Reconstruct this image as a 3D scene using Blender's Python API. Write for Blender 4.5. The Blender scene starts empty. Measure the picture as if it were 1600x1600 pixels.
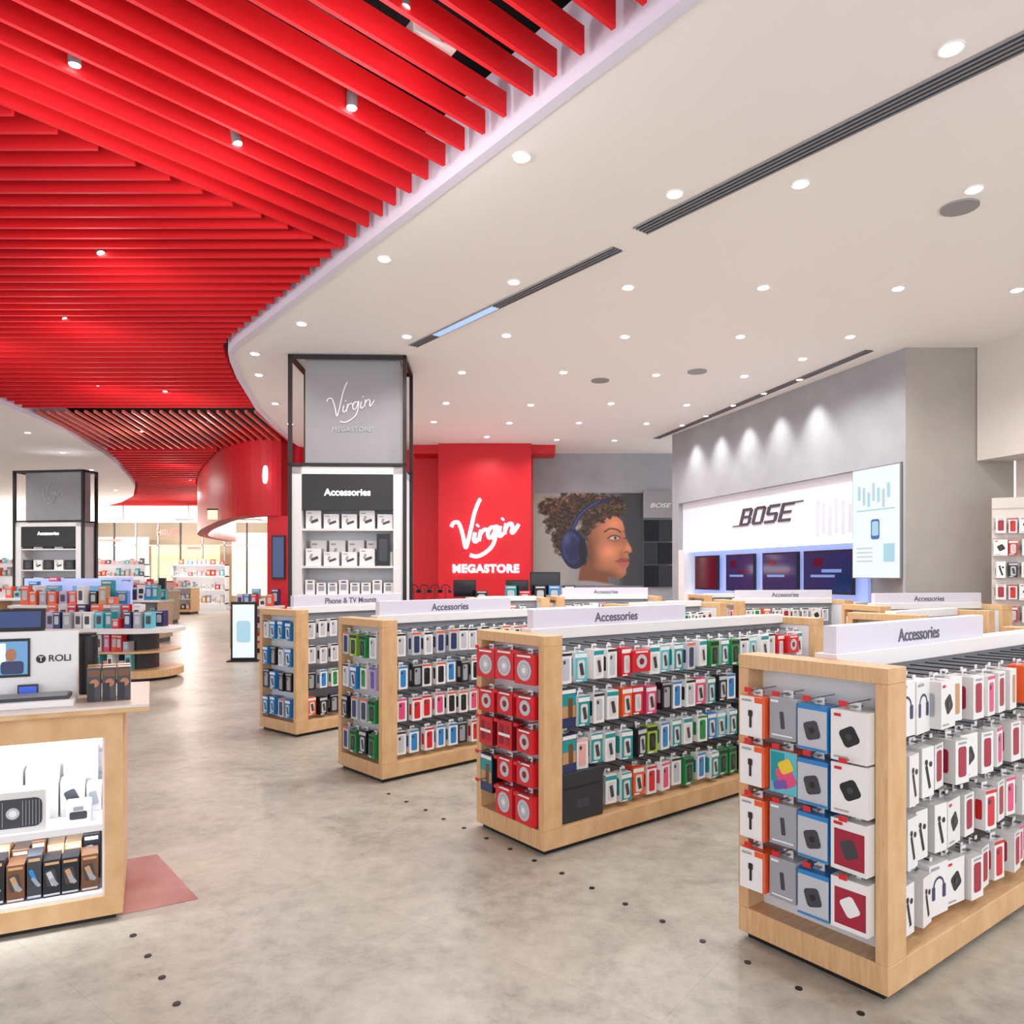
import bpy, math, random
import numpy as np
from mathutils import Vector, Matrix
random.seed(7)
scene = bpy.context.scene
try:
    scene.view_settings.view_transform = 'Standard'
    scene.view_settings.look = 'None'
except Exception as e:
    print(e)
COL = scene.collection

# ---------------------------------------------------------------- materials
def lin(c):
    return c/12.92 if c <= 0.04045 else ((c+0.055)/1.055)**2.4
def hx(s):
    s = s.lstrip('#')
    return tuple(lin(int(s[i:i+2], 16)/255) for i in (0, 2, 4)) + (1.0,)
MATS = {}
def M(name, col, rough=0.5, metal=0.0, emit=None, es=1.0, var=0.06, scale=6.0, alpha=1.0):
    if name in MATS: return MATS[name]
    m = bpy.data.materials.new(name); m.use_nodes = True
    nt = m.node_tree; b = nt.nodes['Principled BSDF']
    c = hx(col)
    b.inputs['Roughness'].default_value = rough
    b.inputs['Metallic'].default_value = metal
    tc = nt.nodes.new('ShaderNodeTexCoord')
    nz = nt.nodes.new('ShaderNodeTexNoise'); nz.inputs['Scale'].default_value = scale; nz.inputs['Detail'].default_value = 5
    nt.links.new(tc.outputs['Object'], nz.inputs['Vector'])
    mx = nt.nodes.new('ShaderNodeMix'); mx.data_type = 'RGBA'
    mx.inputs[6].default_value = tuple(max(0, v*(1-var)) for v in c[:3])+(1,)
    mx.inputs[7].default_value = tuple(min(1, v*(1+var)) for v in c[:3])+(1,)
    nt.links.new(nz.outputs['Fac'], mx.inputs[0])
    nt.links.new(mx.outputs[2], b.inputs['Base Color'])
    if emit:
        b.inputs['Emission Color'].default_value = hx(emit)
        b.inputs['Emission Strength'].default_value = es
    MATS[name] = m
    return m

def wood_mat():
    m = bpy.data.materials.new('light_maple'); m.use_nodes = True
    nt = m.node_tree; b = nt.nodes['Principled BSDF']
    tc = nt.nodes.new('ShaderNodeTexCoord'); mp = nt.nodes.new('ShaderNodeMapping')
    mp.inputs['Scale'].default_value = (6, 40, 4)
    nz = nt.nodes.new('ShaderNodeTexNoise'); nz.inputs['Scale'].default_value = 1.6
    nz.inputs['Detail'].default_value = 5
    cr = nt.nodes.new('ShaderNodeValToRGB')
    cr.color_ramp.elements[0].color = hx('#cb9e6e'); cr.color_ramp.elements[0].position = .3
    cr.color_ramp.elements[1].color = hx('#dcb689'); cr.color_ramp.elements[1].position = .7
    nt.links.new(tc.outputs['Object'], mp.inputs[0]); nt.links.new(mp.outputs[0], nz.inputs['Vector'])
    nt.links.new(nz.outputs['Fac'], cr.inputs[0]); nt.links.new(cr.outputs[0], b.inputs['Base Color'])
    b.inputs['Roughness'].default_value = .42
    return m
WOOD = wood_mat()

def floor_mat():
    m = bpy.data.materials.new('concrete_tile'); m.use_nodes = True
    nt = m.node_tree; b = nt.nodes['Principled BSDF']; L = nt.links.new
    tc = nt.nodes.new('ShaderNodeTexCoord')
    n1 = nt.nodes.new('ShaderNodeTexNoise'); n1.inputs['Scale'].default_value = 1.5; n1.inputs['Detail'].default_value = 10; n1.inputs['Roughness'].default_value = .7; n1.inputs['Distortion'].default_value = .6
    n2 = nt.nodes.new('ShaderNodeTexNoise'); n2.inputs['Scale'].default_value = 9; n2.inputs['Detail'].default_value = 10; n2.inputs['Roughness'].default_value = .75
    L(tc.outputs['Object'], n1.inputs['Vector']); L(tc.outputs['Object'], n2.inputs['Vector'])
    add = nt.nodes.new('ShaderNodeMath'); add.operation = 'ADD'; L(n1.outputs['Fac'], add.inputs[0]); L(n2.outputs['Fac'], add.inputs[1])
    mul = nt.nodes.new('ShaderNodeMath'); mul.operation = 'MULTIPLY'; mul.inputs[1].default_value = .5; L(add.outputs[0], mul.inputs[0])
    cr = nt.nodes.new('ShaderNodeValToRGB'); L(mul.outputs[0], cr.inputs[0])
    e = cr.color_ramp.elements
    e[0].position = .36; e[0].color = hx('#918a7f'); e[1].position = .62; e[1].color = hx('#c3bcb0')
    x = e.new(.49); x.color = hx('#b0a99d')
    mp = nt.nodes.new('ShaderNodeMapping'); mp.inputs['Rotation'].default_value = (0, 0, math.radians(38))
    L(tc.outputs['Object'], mp.inputs[0])
    br = nt.nodes.new('ShaderNodeTexBrick'); br.inputs['Scale'].default_value = 1.0
    br.inputs['Brick Width'].default_value = 1.2; br.inputs['Row Height'].default_value = 1.2
    br.inputs['Mortar Size'].default_value = .002; br.offset = 0.0
    br.inputs['Color1'].default_value = (1, 1, 1, 1); br.inputs['Color2'].default_value = (.94, .94, .94, 1); br.inputs['Mortar'].default_value = (.82, .81, .80, 1)
    L(mp.outputs[0], br.inputs['Vector'])
    mx = nt.nodes.new('ShaderNodeMix'); mx.data_type = 'RGBA'; mx.blend_type = 'MULTIPLY'; mx.inputs[0].default_value = 1
    L(cr.outputs[0], mx.inputs[6]); L(br.outputs['Color'], mx.inputs[7]); L(mx.outputs[2], b.inputs['Base Color'])
    b.inputs['Roughness'].default_value = .36
    bp = nt.nodes.new('ShaderNodeBump'); bp.inputs['Strength'].default_value = .05; L(n2.outputs['Fac'], bp.inputs['Height']); L(bp.outputs[0], b.inputs['Normal'])
    return m

WHITE = M('white_paint', '#e6e4e4', .5, var=.02)
CEIL = M('ceiling_white', '#f5f2f1', .8, var=.012, scale=.5)
LAV = M('lavender_white', '#e0dcee', .5, var=.02)
REDB = M('baffle_red', '#e00a1a', .7, var=.05, scale=2)
REDW = M('wall_red', '#cc0a1e', .5, var=.05, scale=.6)
BLACK = M('black_metal', '#141417', .4, var=.1)
PLEN = M('plenum_black', '#0c0d12', .9, var=.3)
CONC = M('grey_plaster', '#a0a2a8', .75, var=.2, scale=2)
CONCW = M('warm_plaster', '#a9a39d', .8, var=.1, scale=3)
BEIGE = M('beige_paint', '#d8d0ca', .7, var=.02)
GREYP = M('grey_panel', '#949397', .5, var=.04)
SLAT = M('slat_white', '#dcdce0', .45, var=.03)
SPINE = M('spine_grey', '#8a8e95', .5, var=.05)
STEEL = M('steel', '#9a9a9e', .3, metal=.9)
GLOW = M('lamp_glow', '#ffffff', .5, emit='#fffaf2', es=18)
NEON = M('neon_white', '#ffffff', .5, emit='#fdf6ff', es=3.0)
NEONR = M('neon_red', '#ff5050', .5, emit='#ff4a3a', es=2.2)
SCRW = M('screen_white', '#303438', .3, emit='#eef7f8', es=1.0)
SCRB = M('screen_blue', '#203040', .2, emit='#6aa8dc', es=.8)
LED = M('led_cool', '#ffffff', .4, emit='#dcebff', es=3)
GLASSD = M('dark_glass', '#12101c', .08, var=.1)
INK = M('ink_black', '#1c1c22', .5)
MGREY = M('mid_grey', '#8a8a90', .5)
DGREY = M('dark_grey', '#3a3b40', .5)
SIGNTXT = M('sign_text_grey', '#5a5a66', .5)
C = {}
for k, v in dict(white='#e9e8e7', offwhite='#d6d3d0', orange='#e85a26', blue='#2480c4', navy='#2b3560', red='#cf1c28', crimson='#a01c38',
                 teal='#129498', cyan='#5cbccc', green='#248a48', lime='#94bc34', pink='#de4c7c', purple='#7052a8', yellow='#e8c434',
                 black='#1a1a20', grey='#9c9ea6', dgrey='#3c3d44', silver='#bec1c8', brown='#6e482e', skin='#b07250', tan='#bd946a',
                 lilac='#b4aad2', dred='#84101c', peach='#e6aca0').items():
    C[k] = M('print_'+k, v, .35, var=.03)

# ---------------------------------------------------------------- mesh builder
class MB:
    def __init__(s): s.v = []; s.f = []; s.m = []; s.mats = []
    def mi(s, mat):
        if mat not in s.mats: s.mats.append(mat)
        return s.mats.index(mat)
    def box(s, x0, x1, y0, y1, z0, z1, mat, front=None):
        n = len(s.v)
        s.v += [(x0,y0,z0),(x1,y0,z0),(x1,y1,z0),(x0,y1,z0),(x0,y0,z1),(x1,y0,z1),(x1,y1,z1),(x0,y1,z1)]
        fs = [(0,3,2,1),(4,5,6,7),(0,1,5,4),(1,2,6,5),(2,3,7,6),(3,0,4,7)]
        for i, f in enumerate(fs):
            s.f.append(tuple(n+a for a in f)); s.m.append(s.mi(front if (front and i == 2) else mat))
        return s
    def poly(s, pts, mat):
        n = len(s.v); s.v += pts; s.f.append(tuple(range(n, n+len(pts)))); s.m.append(s.mi(mat)); return s
    def prism(s, pts, z0, z1, mat, side=None):
        n = len(s.v); k = len(pts)
        s.v += [(p[0],p[1],z0) for p in pts]+[(p[0],p[1],z1) for p in pts]
        s.f.append(tuple(n+i for i in reversed(range(k)))); s.m.append(s.mi(mat))
        s.f.append(tuple(n+k+i for i in range(k))); s.m.append(s.mi(mat))
        for i in range(k):
            j = (i+1) % k
            s.f.append((n+i,n+j,n+k+j,n+k+i)); s.m.append(s.mi(side or mat))
        return s
    def cyl(s, c, r, h, mat, axis='z', n=20, r2=None, cap=None):
        r2 = r if r2 is None else r2
        b = len(s.v)
        for t, rr in ((0, r), (h, r2)):
            for i in range(n):
                a = 2*math.pi*i/n; p, q = rr*math.cos(a), rr*math.sin(a)
                s.v.append({'z': (c[0]+p,c[1]+q,c[2]+t), 'y': (c[0]+p,c[1]+t,c[2]+q), 'x': (c[0]+t,c[1]+p,c[2]+q)}[axis])
        for i in range(n):
            j = (i+1) % n
            s.f.append((b+i,b+j,b+n+j,b+n+i)); s.m.append(s.mi(mat))
        s.f.append(tuple(b+i for i in reversed(range(n)))); s.m.append(s.mi(cap or mat))
        s.f.append(tuple(b+n+i for i in range(n))); s.m.append(s.mi(mat))
        return s
    # flat prints on plane y=const, facing -y
    def rect(s, cx, cz, w, h, y, mat):
        return s.poly([(cx-w/2,y,cz-h/2),(cx+w/2,y,cz-h/2),(cx+w/2,y,cz+h/2),(cx-w/2,y,cz+h/2)], mat)
    def disc(s, cx, cz, rx, rz, y, mat, n=18, rot=0):
        pts = []
        for i in range(n):
            a = 2*math.pi*i/n; p, q = rx*math.cos(a), rz*math.sin(a)
            pts.append((cx+p*math.cos(rot)-q*math.sin(rot), y, cz+p*math.sin(rot)+q*math.cos(rot)))
        return s.poly(pts, mat)
    def rrect(s, cx, cz, w, h, y, mat, r=None, rot=0):
        r = r or min(w, h)*.22; pts = []
        for (sx, sz, a0) in ((1,1,0),(-1,1,90),(-1,-1,180),(1,-1,270)):
            for k in range(4):
                a = math.radians(a0+k*30)
                p, q = sx*(w/2-r)+r*math.cos(a), sz*(h/2-r)+r*math.sin(a)
                pts.append((cx+p*math.cos(rot)-q*math.sin(rot), y, cz+p*math.sin(rot)+q*math.cos(rot)))
        return s.poly(pts, mat)
    def ring(s, cx, cz, r1, r2, y, mat, a0=0, a1=360, n=20):
        for i in range(n):
            a, b = math.radians(a0+(a1-a0)*i/n), math.radians(a0+(a1-a0)*(i+1)/n)
            s.poly([(cx+r1*math.cos(a),y,cz+r1*math.sin(a)),(cx+r1*math.cos(b),y,cz+r1*math.sin(b)),
                    (cx+r2*math.cos(b),y,cz+r2*math.sin(b)),(cx+r2*math.cos(a),y,cz+r2*math.sin(a))], mat)
        return s
    def mesh(s, name):
        me = bpy.data.meshes.new(name); me.from_pydata(s.v, [], s.f)
        for m in s.mats: me.materials.append(m)
        for p, i in zip(me.polygons, s.m): p.material_index = i
        me.update(); return me
    def obj(s, name, parent=None, loc=(0,0,0), rot=0, bevel=0):
        o = bpy.data.objects.new(name, s.mesh(name)); COL.objects.link(o)
        o.location = loc; o.rotation_euler = (0, 0, rot)
        if parent: o.parent = parent
        if bevel:
            bm = o.modifiers.new('bevel', 'BEVEL'); bm.width = bevel; bm.segments = 2; bm.limit_method = 'ANGLE'
        return o

def tag(o, label, cat, group=None):
    o['label'] = label; o['category'] = cat
    if group: o['group'] = group
    return o
def struct(o, label='', cat='room'):
    o['kind'] = 'structure'; o['label'] = label; o['category'] = cat
    return o
def thing(name, label, cat, loc=(0,0,0), rot=0, group=None):
    e = bpy.data.objects.new(name, None); e.empty_display_size = .1; COL.objects.link(e)
    e.location = loc; e.rotation_euler = (0, 0, rot)
    return tag(e, label, cat, group)
def text(name, body, size, mat, parent=None, loc=(0,0,0), rotz=0, ext=.004, bold=0.0, align='CENTER', shear=0, space=1, sx=1):
    cu = bpy.data.curves.new(name, 'FONT'); cu.body = body; cu.size = size; cu.extrude = ext; cu.offset = bold
    cu.align_x = align; cu.align_y = 'CENTER'; cu.shear = shear; cu.space_character = space
    t = bpy.data.objects.new(name+'_tmp', cu); COL.objects.link(t)
    bpy.context.view_layer.update()
    dg = bpy.context.evaluated_depsgraph_get()
    me = bpy.data.meshes.new_from_object(t.evaluated_get(dg))
    bpy.data.objects.remove(t)
    me.materials.clear(); me.materials.append(mat)
    if sx != 1:
        for v in me.vertices: v.co.x *= sx
    o = bpy.data.objects.new(name, me); COL.objects.link(o)
    o.rotation_euler = (math.pi/2, 0, rotz); o.location = loc
    if parent: o.parent = parent
    return o

def smooth_path(pts, k=6):
    if len(pts) < 3: return pts
    out = []; P = [pts[0]]+list(pts)+[pts[-1]]
    for i in range(1, len(P)-2):
        p0, p1, p2, p3 = P[i-1], P[i], P[i+1], P[i+2]
        for j in range(k):
            t = j/k
            out.append(tuple(.5*((2*p1[d])+(-p0[d]+p2[d])*t+(2*p0[d]-5*p1[d]+4*p2[d]-p3[d])*t*t+(-p0[d]+3*p1[d]-3*p2[d]+p3[d])*t**3) for d in range(2)))
    out.append(pts[-1]); return out

def script_logo(name, scale, thick, mat, parent, loc):
    strokes = [
        [(0,44),(3,38),(10,37),(14,44),(18,58),(22,76),(26,66),(31,44),(36,22),(43,4),(46,1)],
        [(37,53),(35,64),(38,67),(43,62)],
        [(46,49),(43,66)], [(44,58),(48,51),(53,48),(57,50)],
        [(69,45),(62,45),(57,52),(58,60),(63,60),(67,52),(70,43),(69,58),(64,73),(53,84),(40,90),(29,88)],
        [(76,43),(74,56),(77,58),(81,54)],
        [(85,39),(83,55)], [(84,48),(88,41),(93,39),(95,43),(94,52),(97,52),(105,40)],
        [(40,43),(42,41)], [(79,33),(81,31)]]
    cu = bpy.data.curves.new(name, 'CURVE'); cu.dimensions = '3D'; cu.bevel_depth = thick; cu.bevel_resolution = 2; cu.use_fill_caps = True
    for st in strokes:
        p = smooth_path(st)
        sp = cu.splines.new('POLY'); sp.points.add(len(p)-1)
        for i, q in enumerate(p): sp.points[i].co = ((q[0]-52)*scale, 0, (46-q[1])*scale, 1)
    t = bpy.data.objects.new('tmp', cu); COL.objects.link(t); bpy.context.view_layer.update()
    me = bpy.data.meshes.new_from_object(t.evaluated_get(bpy.context.evaluated_depsgraph_get()))
    bpy.data.objects.remove(t)
    me.materials.clear(); me.materials.append(mat)
    o = bpy.data.objects.new(name, me); COL.objects.link(o); o.location = loc; o.parent = parent
    return o

# ---------------------------------------------------------------- room shell
HC = 4.6
fl = MB().box(-24, 9, -3, 38, -.1, 0, floor_mat()).obj('floor'); struct(fl, 'grey concrete-look tiled floor', 'floor')
plen = MB().box(-24, 9, -3, 38, 5.5, 5.6, PLEN).obj('ceiling'); struct(plen, 'dark open plenum above the baffles', 'ceiling')
edge = [(6.6,-3.5),(.868,3.84),(-3.62,9.58),(-3.82,9.9),(-3.95,10.3),(-4.19,11.2),(-4.42,12.3),(-4.65,13.37),(-4.85,15),(-4.98,16.6),(-5.0,18.6)]
wc = MB().prism(edge+[(9,18.6),(9,-3.5)], HC, HC+.5, CEIL, LAV).obj('ceiling_white'); struct(wc, 'smooth white dropped ceiling with downlights', 'ceiling')
ledge = [(-9.6,8),(-9.1,10.5),(-8.9,12.0),(-8.95,12.9),(-9.14,14.2),(-9.35,15.4),(-9.67,16.6),(-10.1,18.2),(-10.7,19.9),(-11.7,22.4),(-12.8,25),(-14.4,28),(-16.2,30.5),(-18.5,33),(-21,35)]
lc = MB().prism(ledge+[(-24,35),(-24,8)], HC, HC+.5, CEIL, LAV).obj('ceiling_curved'); struct(lc, 'white curved dropped ceiling', 'ceiling')
def strip_along(name, pts, off, w, z0, z1, mat):
    mb = MB()
    for a, b in zip(pts[:-1], pts[1:]):
        d = Vector((b[0]-a[0], b[1]-a[1])).normalized(); n = Vector((d.y, -d.x))
        q = [(a[0]+n.x*off, a[1]+n.y*off), (b[0]+n.x*off, b[1]+n.y*off), (b[0]+n.x*(off+w), b[1]+n.y*(off+w)), (a[0]+n.x*(off+w), a[1]+n.y*(off+w))]
        mb.prism(q, z0, z1, mat)
    return mb.obj(name)
struct(strip_along('trim_1', edge[:-1], 0.0, .08, HC-.012, HC, LAV), 'pale edge trim of the dropped ceiling', 'trim')

# walls
w = MB().box(-5.6, .5, 17.7, 17.9, 0, HC, REDW).obj('wall_back'); struct(w, 'red rear wall', 'wall')
w = MB().box(-2.3, 1.0, 17.0, 17.7, 4.4, HC, REDW).obj('trim_3'); struct(w, 'red bulkhead band along the ceiling', 'trim')
w = MB().box(.4, 4.3, 18.2, 18.4, 0, HC, CONC).obj('wall_rear'); struct(w, 'grey plaster rear wall', 'wall')
BA = math.radians(-73.86)
def loc2w(o, a, x, y): return (o[0]+math.cos(a)*x-math.sin(a)*y, o[1]+math.sin(a)*x+math.cos(a)*y)
bw = MB()
bw.box(0, 6.33, 0, .3, 3.1, HC, CONC); bw.box(0, .27, 0, .3, 0, 3.1, CONC); bw.box(6.28, 6.33, 0, .3, 0, 3.1, CONC)
bw.box(0, 6.33, .3, .5, 0, HC, CONC)
struct(bw.obj('wall_side', loc=(3.44,15.8,0), rot=BA), 'grey plaster side wall above shop front', 'wall')
w = MB().prism([(5.2,9.72),(6.63,9.72),(6.63,10.4),(5.35,10.4)], 0, HC, CONCW).obj('wall_pier'); struct(w, 'grey plaster pier', 'wall')
w = MB().prism([(6.13,9.70),(7.95,3.4),(8.9,3.4),(8.9,9.7)], 3.1, HC, BEIGE).obj('wall_bulkhead'); struct(w, 'beige bulkhead', 'wall')
w = MB().prism([(6.64,9.70),(8.45,3.4),(8.9,3.4),(8.9,9.7)], 0, 3.1, M('pink_white', '#dccfc8', .6)).obj('wall_right'); struct(w, 'pale recessed side wall', 'wall')
path = smooth_path([(-5.0,17.6),(-5.3,16.9),(-6.0,16.9),(-7.0,17.9),(-8.0,19.6),(-9.6,22.6),(-11,26),(-11.6,30)], 6)
mb = MB()
for a, b in zip(path[:-1], path[1:]):
    mb.prism([a, b, (b[0]+.25, b[1]+.25), (a[0]+.25, a[1]+.25)], 2.95, 5.0, REDW)
struct(mb.obj('wall_curved'), 'curved red bulkhead', 'wall')
w = MB().box(-5.62, -5.0, 16.9, 17.6, 0, 2.95, REDW).obj('wall_red_pier'); struct(w, 'red pier under the bulkhead', 'wall')
w = MB().box(-24, -6, 36.5, 36.8, 0, 5.5, M('far_warm', '#d6c6b2', .7, var=.15, scale=1)).obj('wall_far'); struct(w, 'warm far wall', 'wall')
w = MB().box(-22, -21.8, 10, 36.5, 0, 5.5, BEIGE).obj('wall_left'); struct(w, 'pale left wall', 'wall')
w = MB().box(-24, -9, 33.0, 33.3, 3.95, 4.75, WHITE).obj('trim_2'); struct(w, 'white fascia above the far shops', 'trim')

# ---------------------------------------------------------------- logo wall
sl = thing('logo_wall_panel', 'tall red feature panel with glowing white script logo', 'sign', (-1.68,16.8,0))
MB().box(0, 2.12, 0, .85, 0, 4.4, REDW).box(0, 2.12, 0, .19, 4.4, HC, REDW).obj('panel', sl)
script_logo('script_logo', .0146, .04, NEON, sl, (1.06,-.05,2.66))
text('lettering', 'MEGASTORE', .25, NEON, sl, (1.08,-.03,1.73), ext=.015, bold=.01, space=1.1)

# ---------------------------------------------------------------- red baffles
def fin(p, q, z0=4.66, h=.16, t=.03, mat=REDB, label='red painted ceiling baffle slat'):
    p = Vector(p); q = Vector(q); L = (q-p).length; a = math.atan2(q.y-p.y, q.x-p.x)
    o = MB().box(0, L, -t/2, t/2, 0, h, mat).obj('ceiling_baffle', None, (p.x, p.y, z0), a)
    tag(o, label, 'ceiling slat', 'red ceiling baffles'); return o
def edgeX(Y):
    for a, b in zip(edge[:-1], edge[1:]):
        if a[1] <= Y <= b[1]: return a[0]+(b[0]-a[0])*(Y-a[1])/(b[1]-a[1])
    return -5
endY = [3.35,3.55,3.75,3.95,4.13,4.33,4.52,4.7,4.92,5.11,5.31,5.51,5.7,5.9,6.1,6.28,6.48,6.68,6.87]
for i, Y in enumerate(endY):
    t = i/(len(endY)-1); ang = math.radians(40+10*t)
    X = edgeX(Y)-.07; L = 4.2
    fin((X-math.cos(ang)*L, Y-math.sin(ang)*L), (X, Y))
def leftX(Y):
    for a, b in zip(ledge[:-1], ledge[1:]):
        if a[1] <= Y <= b[1]: return a[0]+(b[0]-a[0])*(Y-a[1])/(b[1]-a[1])
    return -9.7
Y = 4.7
while Y < 13.6:
    if Y < 6.87: xr = -1.61-.643*(6.87-Y)/.766-.06
    else: xr = edgeX(Y)-.07
    xl = -.75*Y-1.4 if Y < 8 else leftX(Y)+.07
    fin((xl, Y), (xr, Y))
    Y += .2 if Y < 9.9 else .26
for i in range(24):
    t = i/23; x0 = -8.95+t*4.1; x1 = -9.9+t*4.7
    fin((x1, 18.0-.3*t), (x0, 13.9), t=.045, h=.05, mat=M('baffle_warm', '#e86a5c', .5), label='thin red radial ceiling rafter')
Y = 18.3
while Y < 33:
    xl = leftX(Y)+.1; xr = -5.8
    for a, b in zip(path[:-1], path[1:]):
        if a[1] <= Y <= b[1]: xr = a[0]+(b[0]-a[0])*(Y-a[1])/(b[1]-a[1])-.05
    if xr > xl: fin((xl, Y), (xr, Y), t=.09, h=.22)
    Y += .42
du = MB()
du.cyl((-1.2,1.5,5.2), .1, 5.5, DGREY, 'y', 14); du.cyl((-5,4.2,5.25), .08, 6.5, MGREY, 'x', 14)
tag(du.obj('duct_pipe'), 'dark metal duct pipes above the red baffles', 'duct')

# ---------------------------------------------------------------- ceiling fittings
def downlight(x, y, power=60, r=.05, z=HC, light=True):
    e = thing('recessed_downlight', 'small round recessed ceiling downlight, lit', 'light', (x, y, z), group='recessed ceiling downlights')
    MB().cyl((0,0,-.012), r*1.4, .012, WHITE, n=20).obj('trim_ring', e)
    MB().cyl((0,0,-.017), r, .005, GLOW, n=18).obj('lens', e)
    if light:
        ld = bpy.data.lights.new('lamp', 'SPOT'); ld.energy = power; ld.spot_size = math.radians(150); ld.spot_blend = .8; ld.shadow_soft_size = .05
        ld.color = (1, .975, .95)
        lo = bpy.data.objects.new('lamp', ld); COL.objects.link(lo); lo.parent = e; lo.location = (0, 0, -.06)
DL = [(2.50,4.19),(.07,5.28),(1.28,5.79),(2.21,5.64),(3.59,5.72),(-1.21,6.98),(.02,7.53),(1.21,7.67),(2.62,7.67),(4.04,7.70),(5.31,7.74),
 (-2.51,8.78),(-1.32,9.25),(-.07,9.2),(1.42,9.25),(2.87,9.25),(4.25,9.25),(-3.48,9.97),(-.74,10.88),(.76,10.88),(2.16,11.02),(3.5,11.09),(4.03,10.2),
 (-4.14,12.87),(-1.15,12.83),(.33,12.97),(1.73,12.87),(3.08,12.97),(-1.53,14.4),(-.05,14.5),(1.32,14.5),(2.66,14.56),(-3.79,11.02),(-.55,15.97),(.99,16.3),(2.28,16.4),
 (-4.4,14.6),(-3.3,15.9),(1.6,2.9),(3.0,1.6),(4.6,3.4)]
for x, y in DL: downlight(x, y, 82)
for x, y in [(-10.2,15.5),(-11,18),(-12,21),(-10.5,13),(-14,26),(-13.5,17),(-16,22),(-18,28),(-19.5,31.5)]: downlight(x, y, 280)  # includes downlights added to brighten the far left
for x, y in [(3.65,6.0),(1.36,11.35),(2.73,10.85)]:
    o = MB().cyl((0,0,-.015), .14, .015, GREYP, n=28).obj('ceiling_speaker', None, (x, y, HC))
    tag(o, 'round grey perforated ceiling speaker', 'speaker', 'round ceiling speakers')
def diffuser(p, q, wd, n, lab, lit=None):
    p = Vector(p); q = Vector(q); L = (q-p).length; a = math.atan2(q.y-p.y, q.x-p.x)
    e = thing('linear_air_diffuser', lab, 'air vent', (p.x, p.y, HC), a)
    MB().box(0, L, -wd/2, wd/2, -.004, 0, DGREY).obj('slot', e)
    b = MB()
    for i in range(n+1):
        y = -wd/2+wd*i/n; b.box(0, L, y-.006, y+.006, -.014, -.004, MGREY)
    b.obj('louver_blades', e)
    if lit: MB().box(lit[0], lit[1], -wd/2+.01, wd/2-.01, -.016, -.004, M('slot_reflection', '#506880', .4, emit='#a8d0f6', es=.9)).obj('painted_reflection', e)  # blue reflection painted into the slot as an emissive strip
diffuser((4.6,1.9), (1.115,6.41), .17, 4, 'long black slotted linear air vent in white ceiling')
diffuser((.97,6.765), (-1.30,9.64), .12, 3, 'shorter black slotted air vent with pale blue painted reflection', (1.87, 3.1))
diffuser((4.77,9.83), (3.17,16.2), .12, 3, 'black slotted linear air vent along the shop wall')
def spotlight(x, y, tilt=.5):
    e = thing('track_spotlight', 'small cylindrical spotlight tucked between red baffles, lit', 'light', (x, y, 4.69), random.uniform(0, 3), 'spotlights among the baffles')
    o = MB().cyl((0,0,0), .036, .1, MGREY, n=18).obj('housing', e); o.rotation_euler = (tilt, 0, 0)
    o2 = MB().cyl((0,0,-.005), .031, .005, GLOW, n=18).obj('lens', e); o2.rotation_euler = (tilt, 0, 0)
    MB().box(-.006, .006, -.006, .006, .09, .81, BLACK).obj('stem', e)
    ld = bpy.data.lights.new('lamp', 'POINT'); ld.energy = 20; ld.shadow_soft_size = .12; ld.color = (1, .96, .92)  # point lamp hung below the fixture, added to light the red baffles
    lo = bpy.data.objects.new('lamp', ld); COL.objects.link(lo); lo.parent = e; lo.location = (0, 0, -.5)
for x, y in [(-.59,4.02),(-2.65,4.46),(-1.06,4.87),(-1.97,5.28),(-3.95,7.07),(-6.75,11.98),(-5.85,12.41),(-5.4,8.9),(-7.2,9.5),(-8,15.9),(-9.5,20.5),(-10.5,24),(-12.5,28.5),(-6.3,15.3)]:
    spotlight(x, y, random.uniform(-.4, .4))
pj = thing('ceiling_projector', 'small white projector tucked above red baffles', 'projector', (-.52,4.55,4.84), .6)
MB().box(-.15, .15, -.1, .1, 0, .09, WHITE).obj('body', pj, bevel=.01)
MB().cyl((0.05,-.13,.045), .03, .03, BLACK, 'y').obj('lens', pj)
MB().box(-.01, .01, -.01, .01, .09, .66, BLACK).obj('mount', pj)

# ---------------------------------------------------------------- product packages
KIT = {}
def pk(key, name, label, cat, w, h, d, front, side, shapes):
    mb = MB().box(-w/2, w/2, -d/2, d/2, -h/2, h/2, side, front)
    for i, s in enumerate(shapes):
        y = -d/2-.0008*(i+1); k = s[0]
        if k == 'rect': mb.rect(s[1]*w, s[2]*h, s[3]*w, s[4]*h, y, s[5])
        elif k == 'rr': mb.rrect(s[1]*w, s[2]*h, s[3]*w, s[4]*h, y, s[5], rot=s[6] if len(s) > 6 else 0)
        elif k == 'disc': mb.disc(s[1]*w, s[2]*h, s[3]*w, s[3]*w, y, s[4])
        elif k == 'ring': mb.ring(s[1]*w, s[2]*h, s[3]*w, s[4]*w, y, s[5], *(s[6:8] if len(s) > 6 else (0, 360)))
        elif k == 'side':   # rounded picture on the -x side
            x = -w/2-.0008; hw, hh = d*s[3]/2, h*s[4]/2
            mb.poly([(x,hw,s[2]*h-hh*.8),(x,hw*.8,s[2]*h-hh),(x,-hw*.8,s[2]*h-hh),(x,-hw,s[2]*h-hh*.8),(x,-hw,s[2]*h+hh*.8),(x,-hw*.8,s[2]*h+hh),(x,hw*.8,s[2]*h+hh),(x,hw,s[2]*h+hh*.8)], s[5])
    KIT[key] = dict(me=mb.mesh(name), name=name, label=label, cat=cat, w=w, h=h, d=d)
c = C
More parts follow.
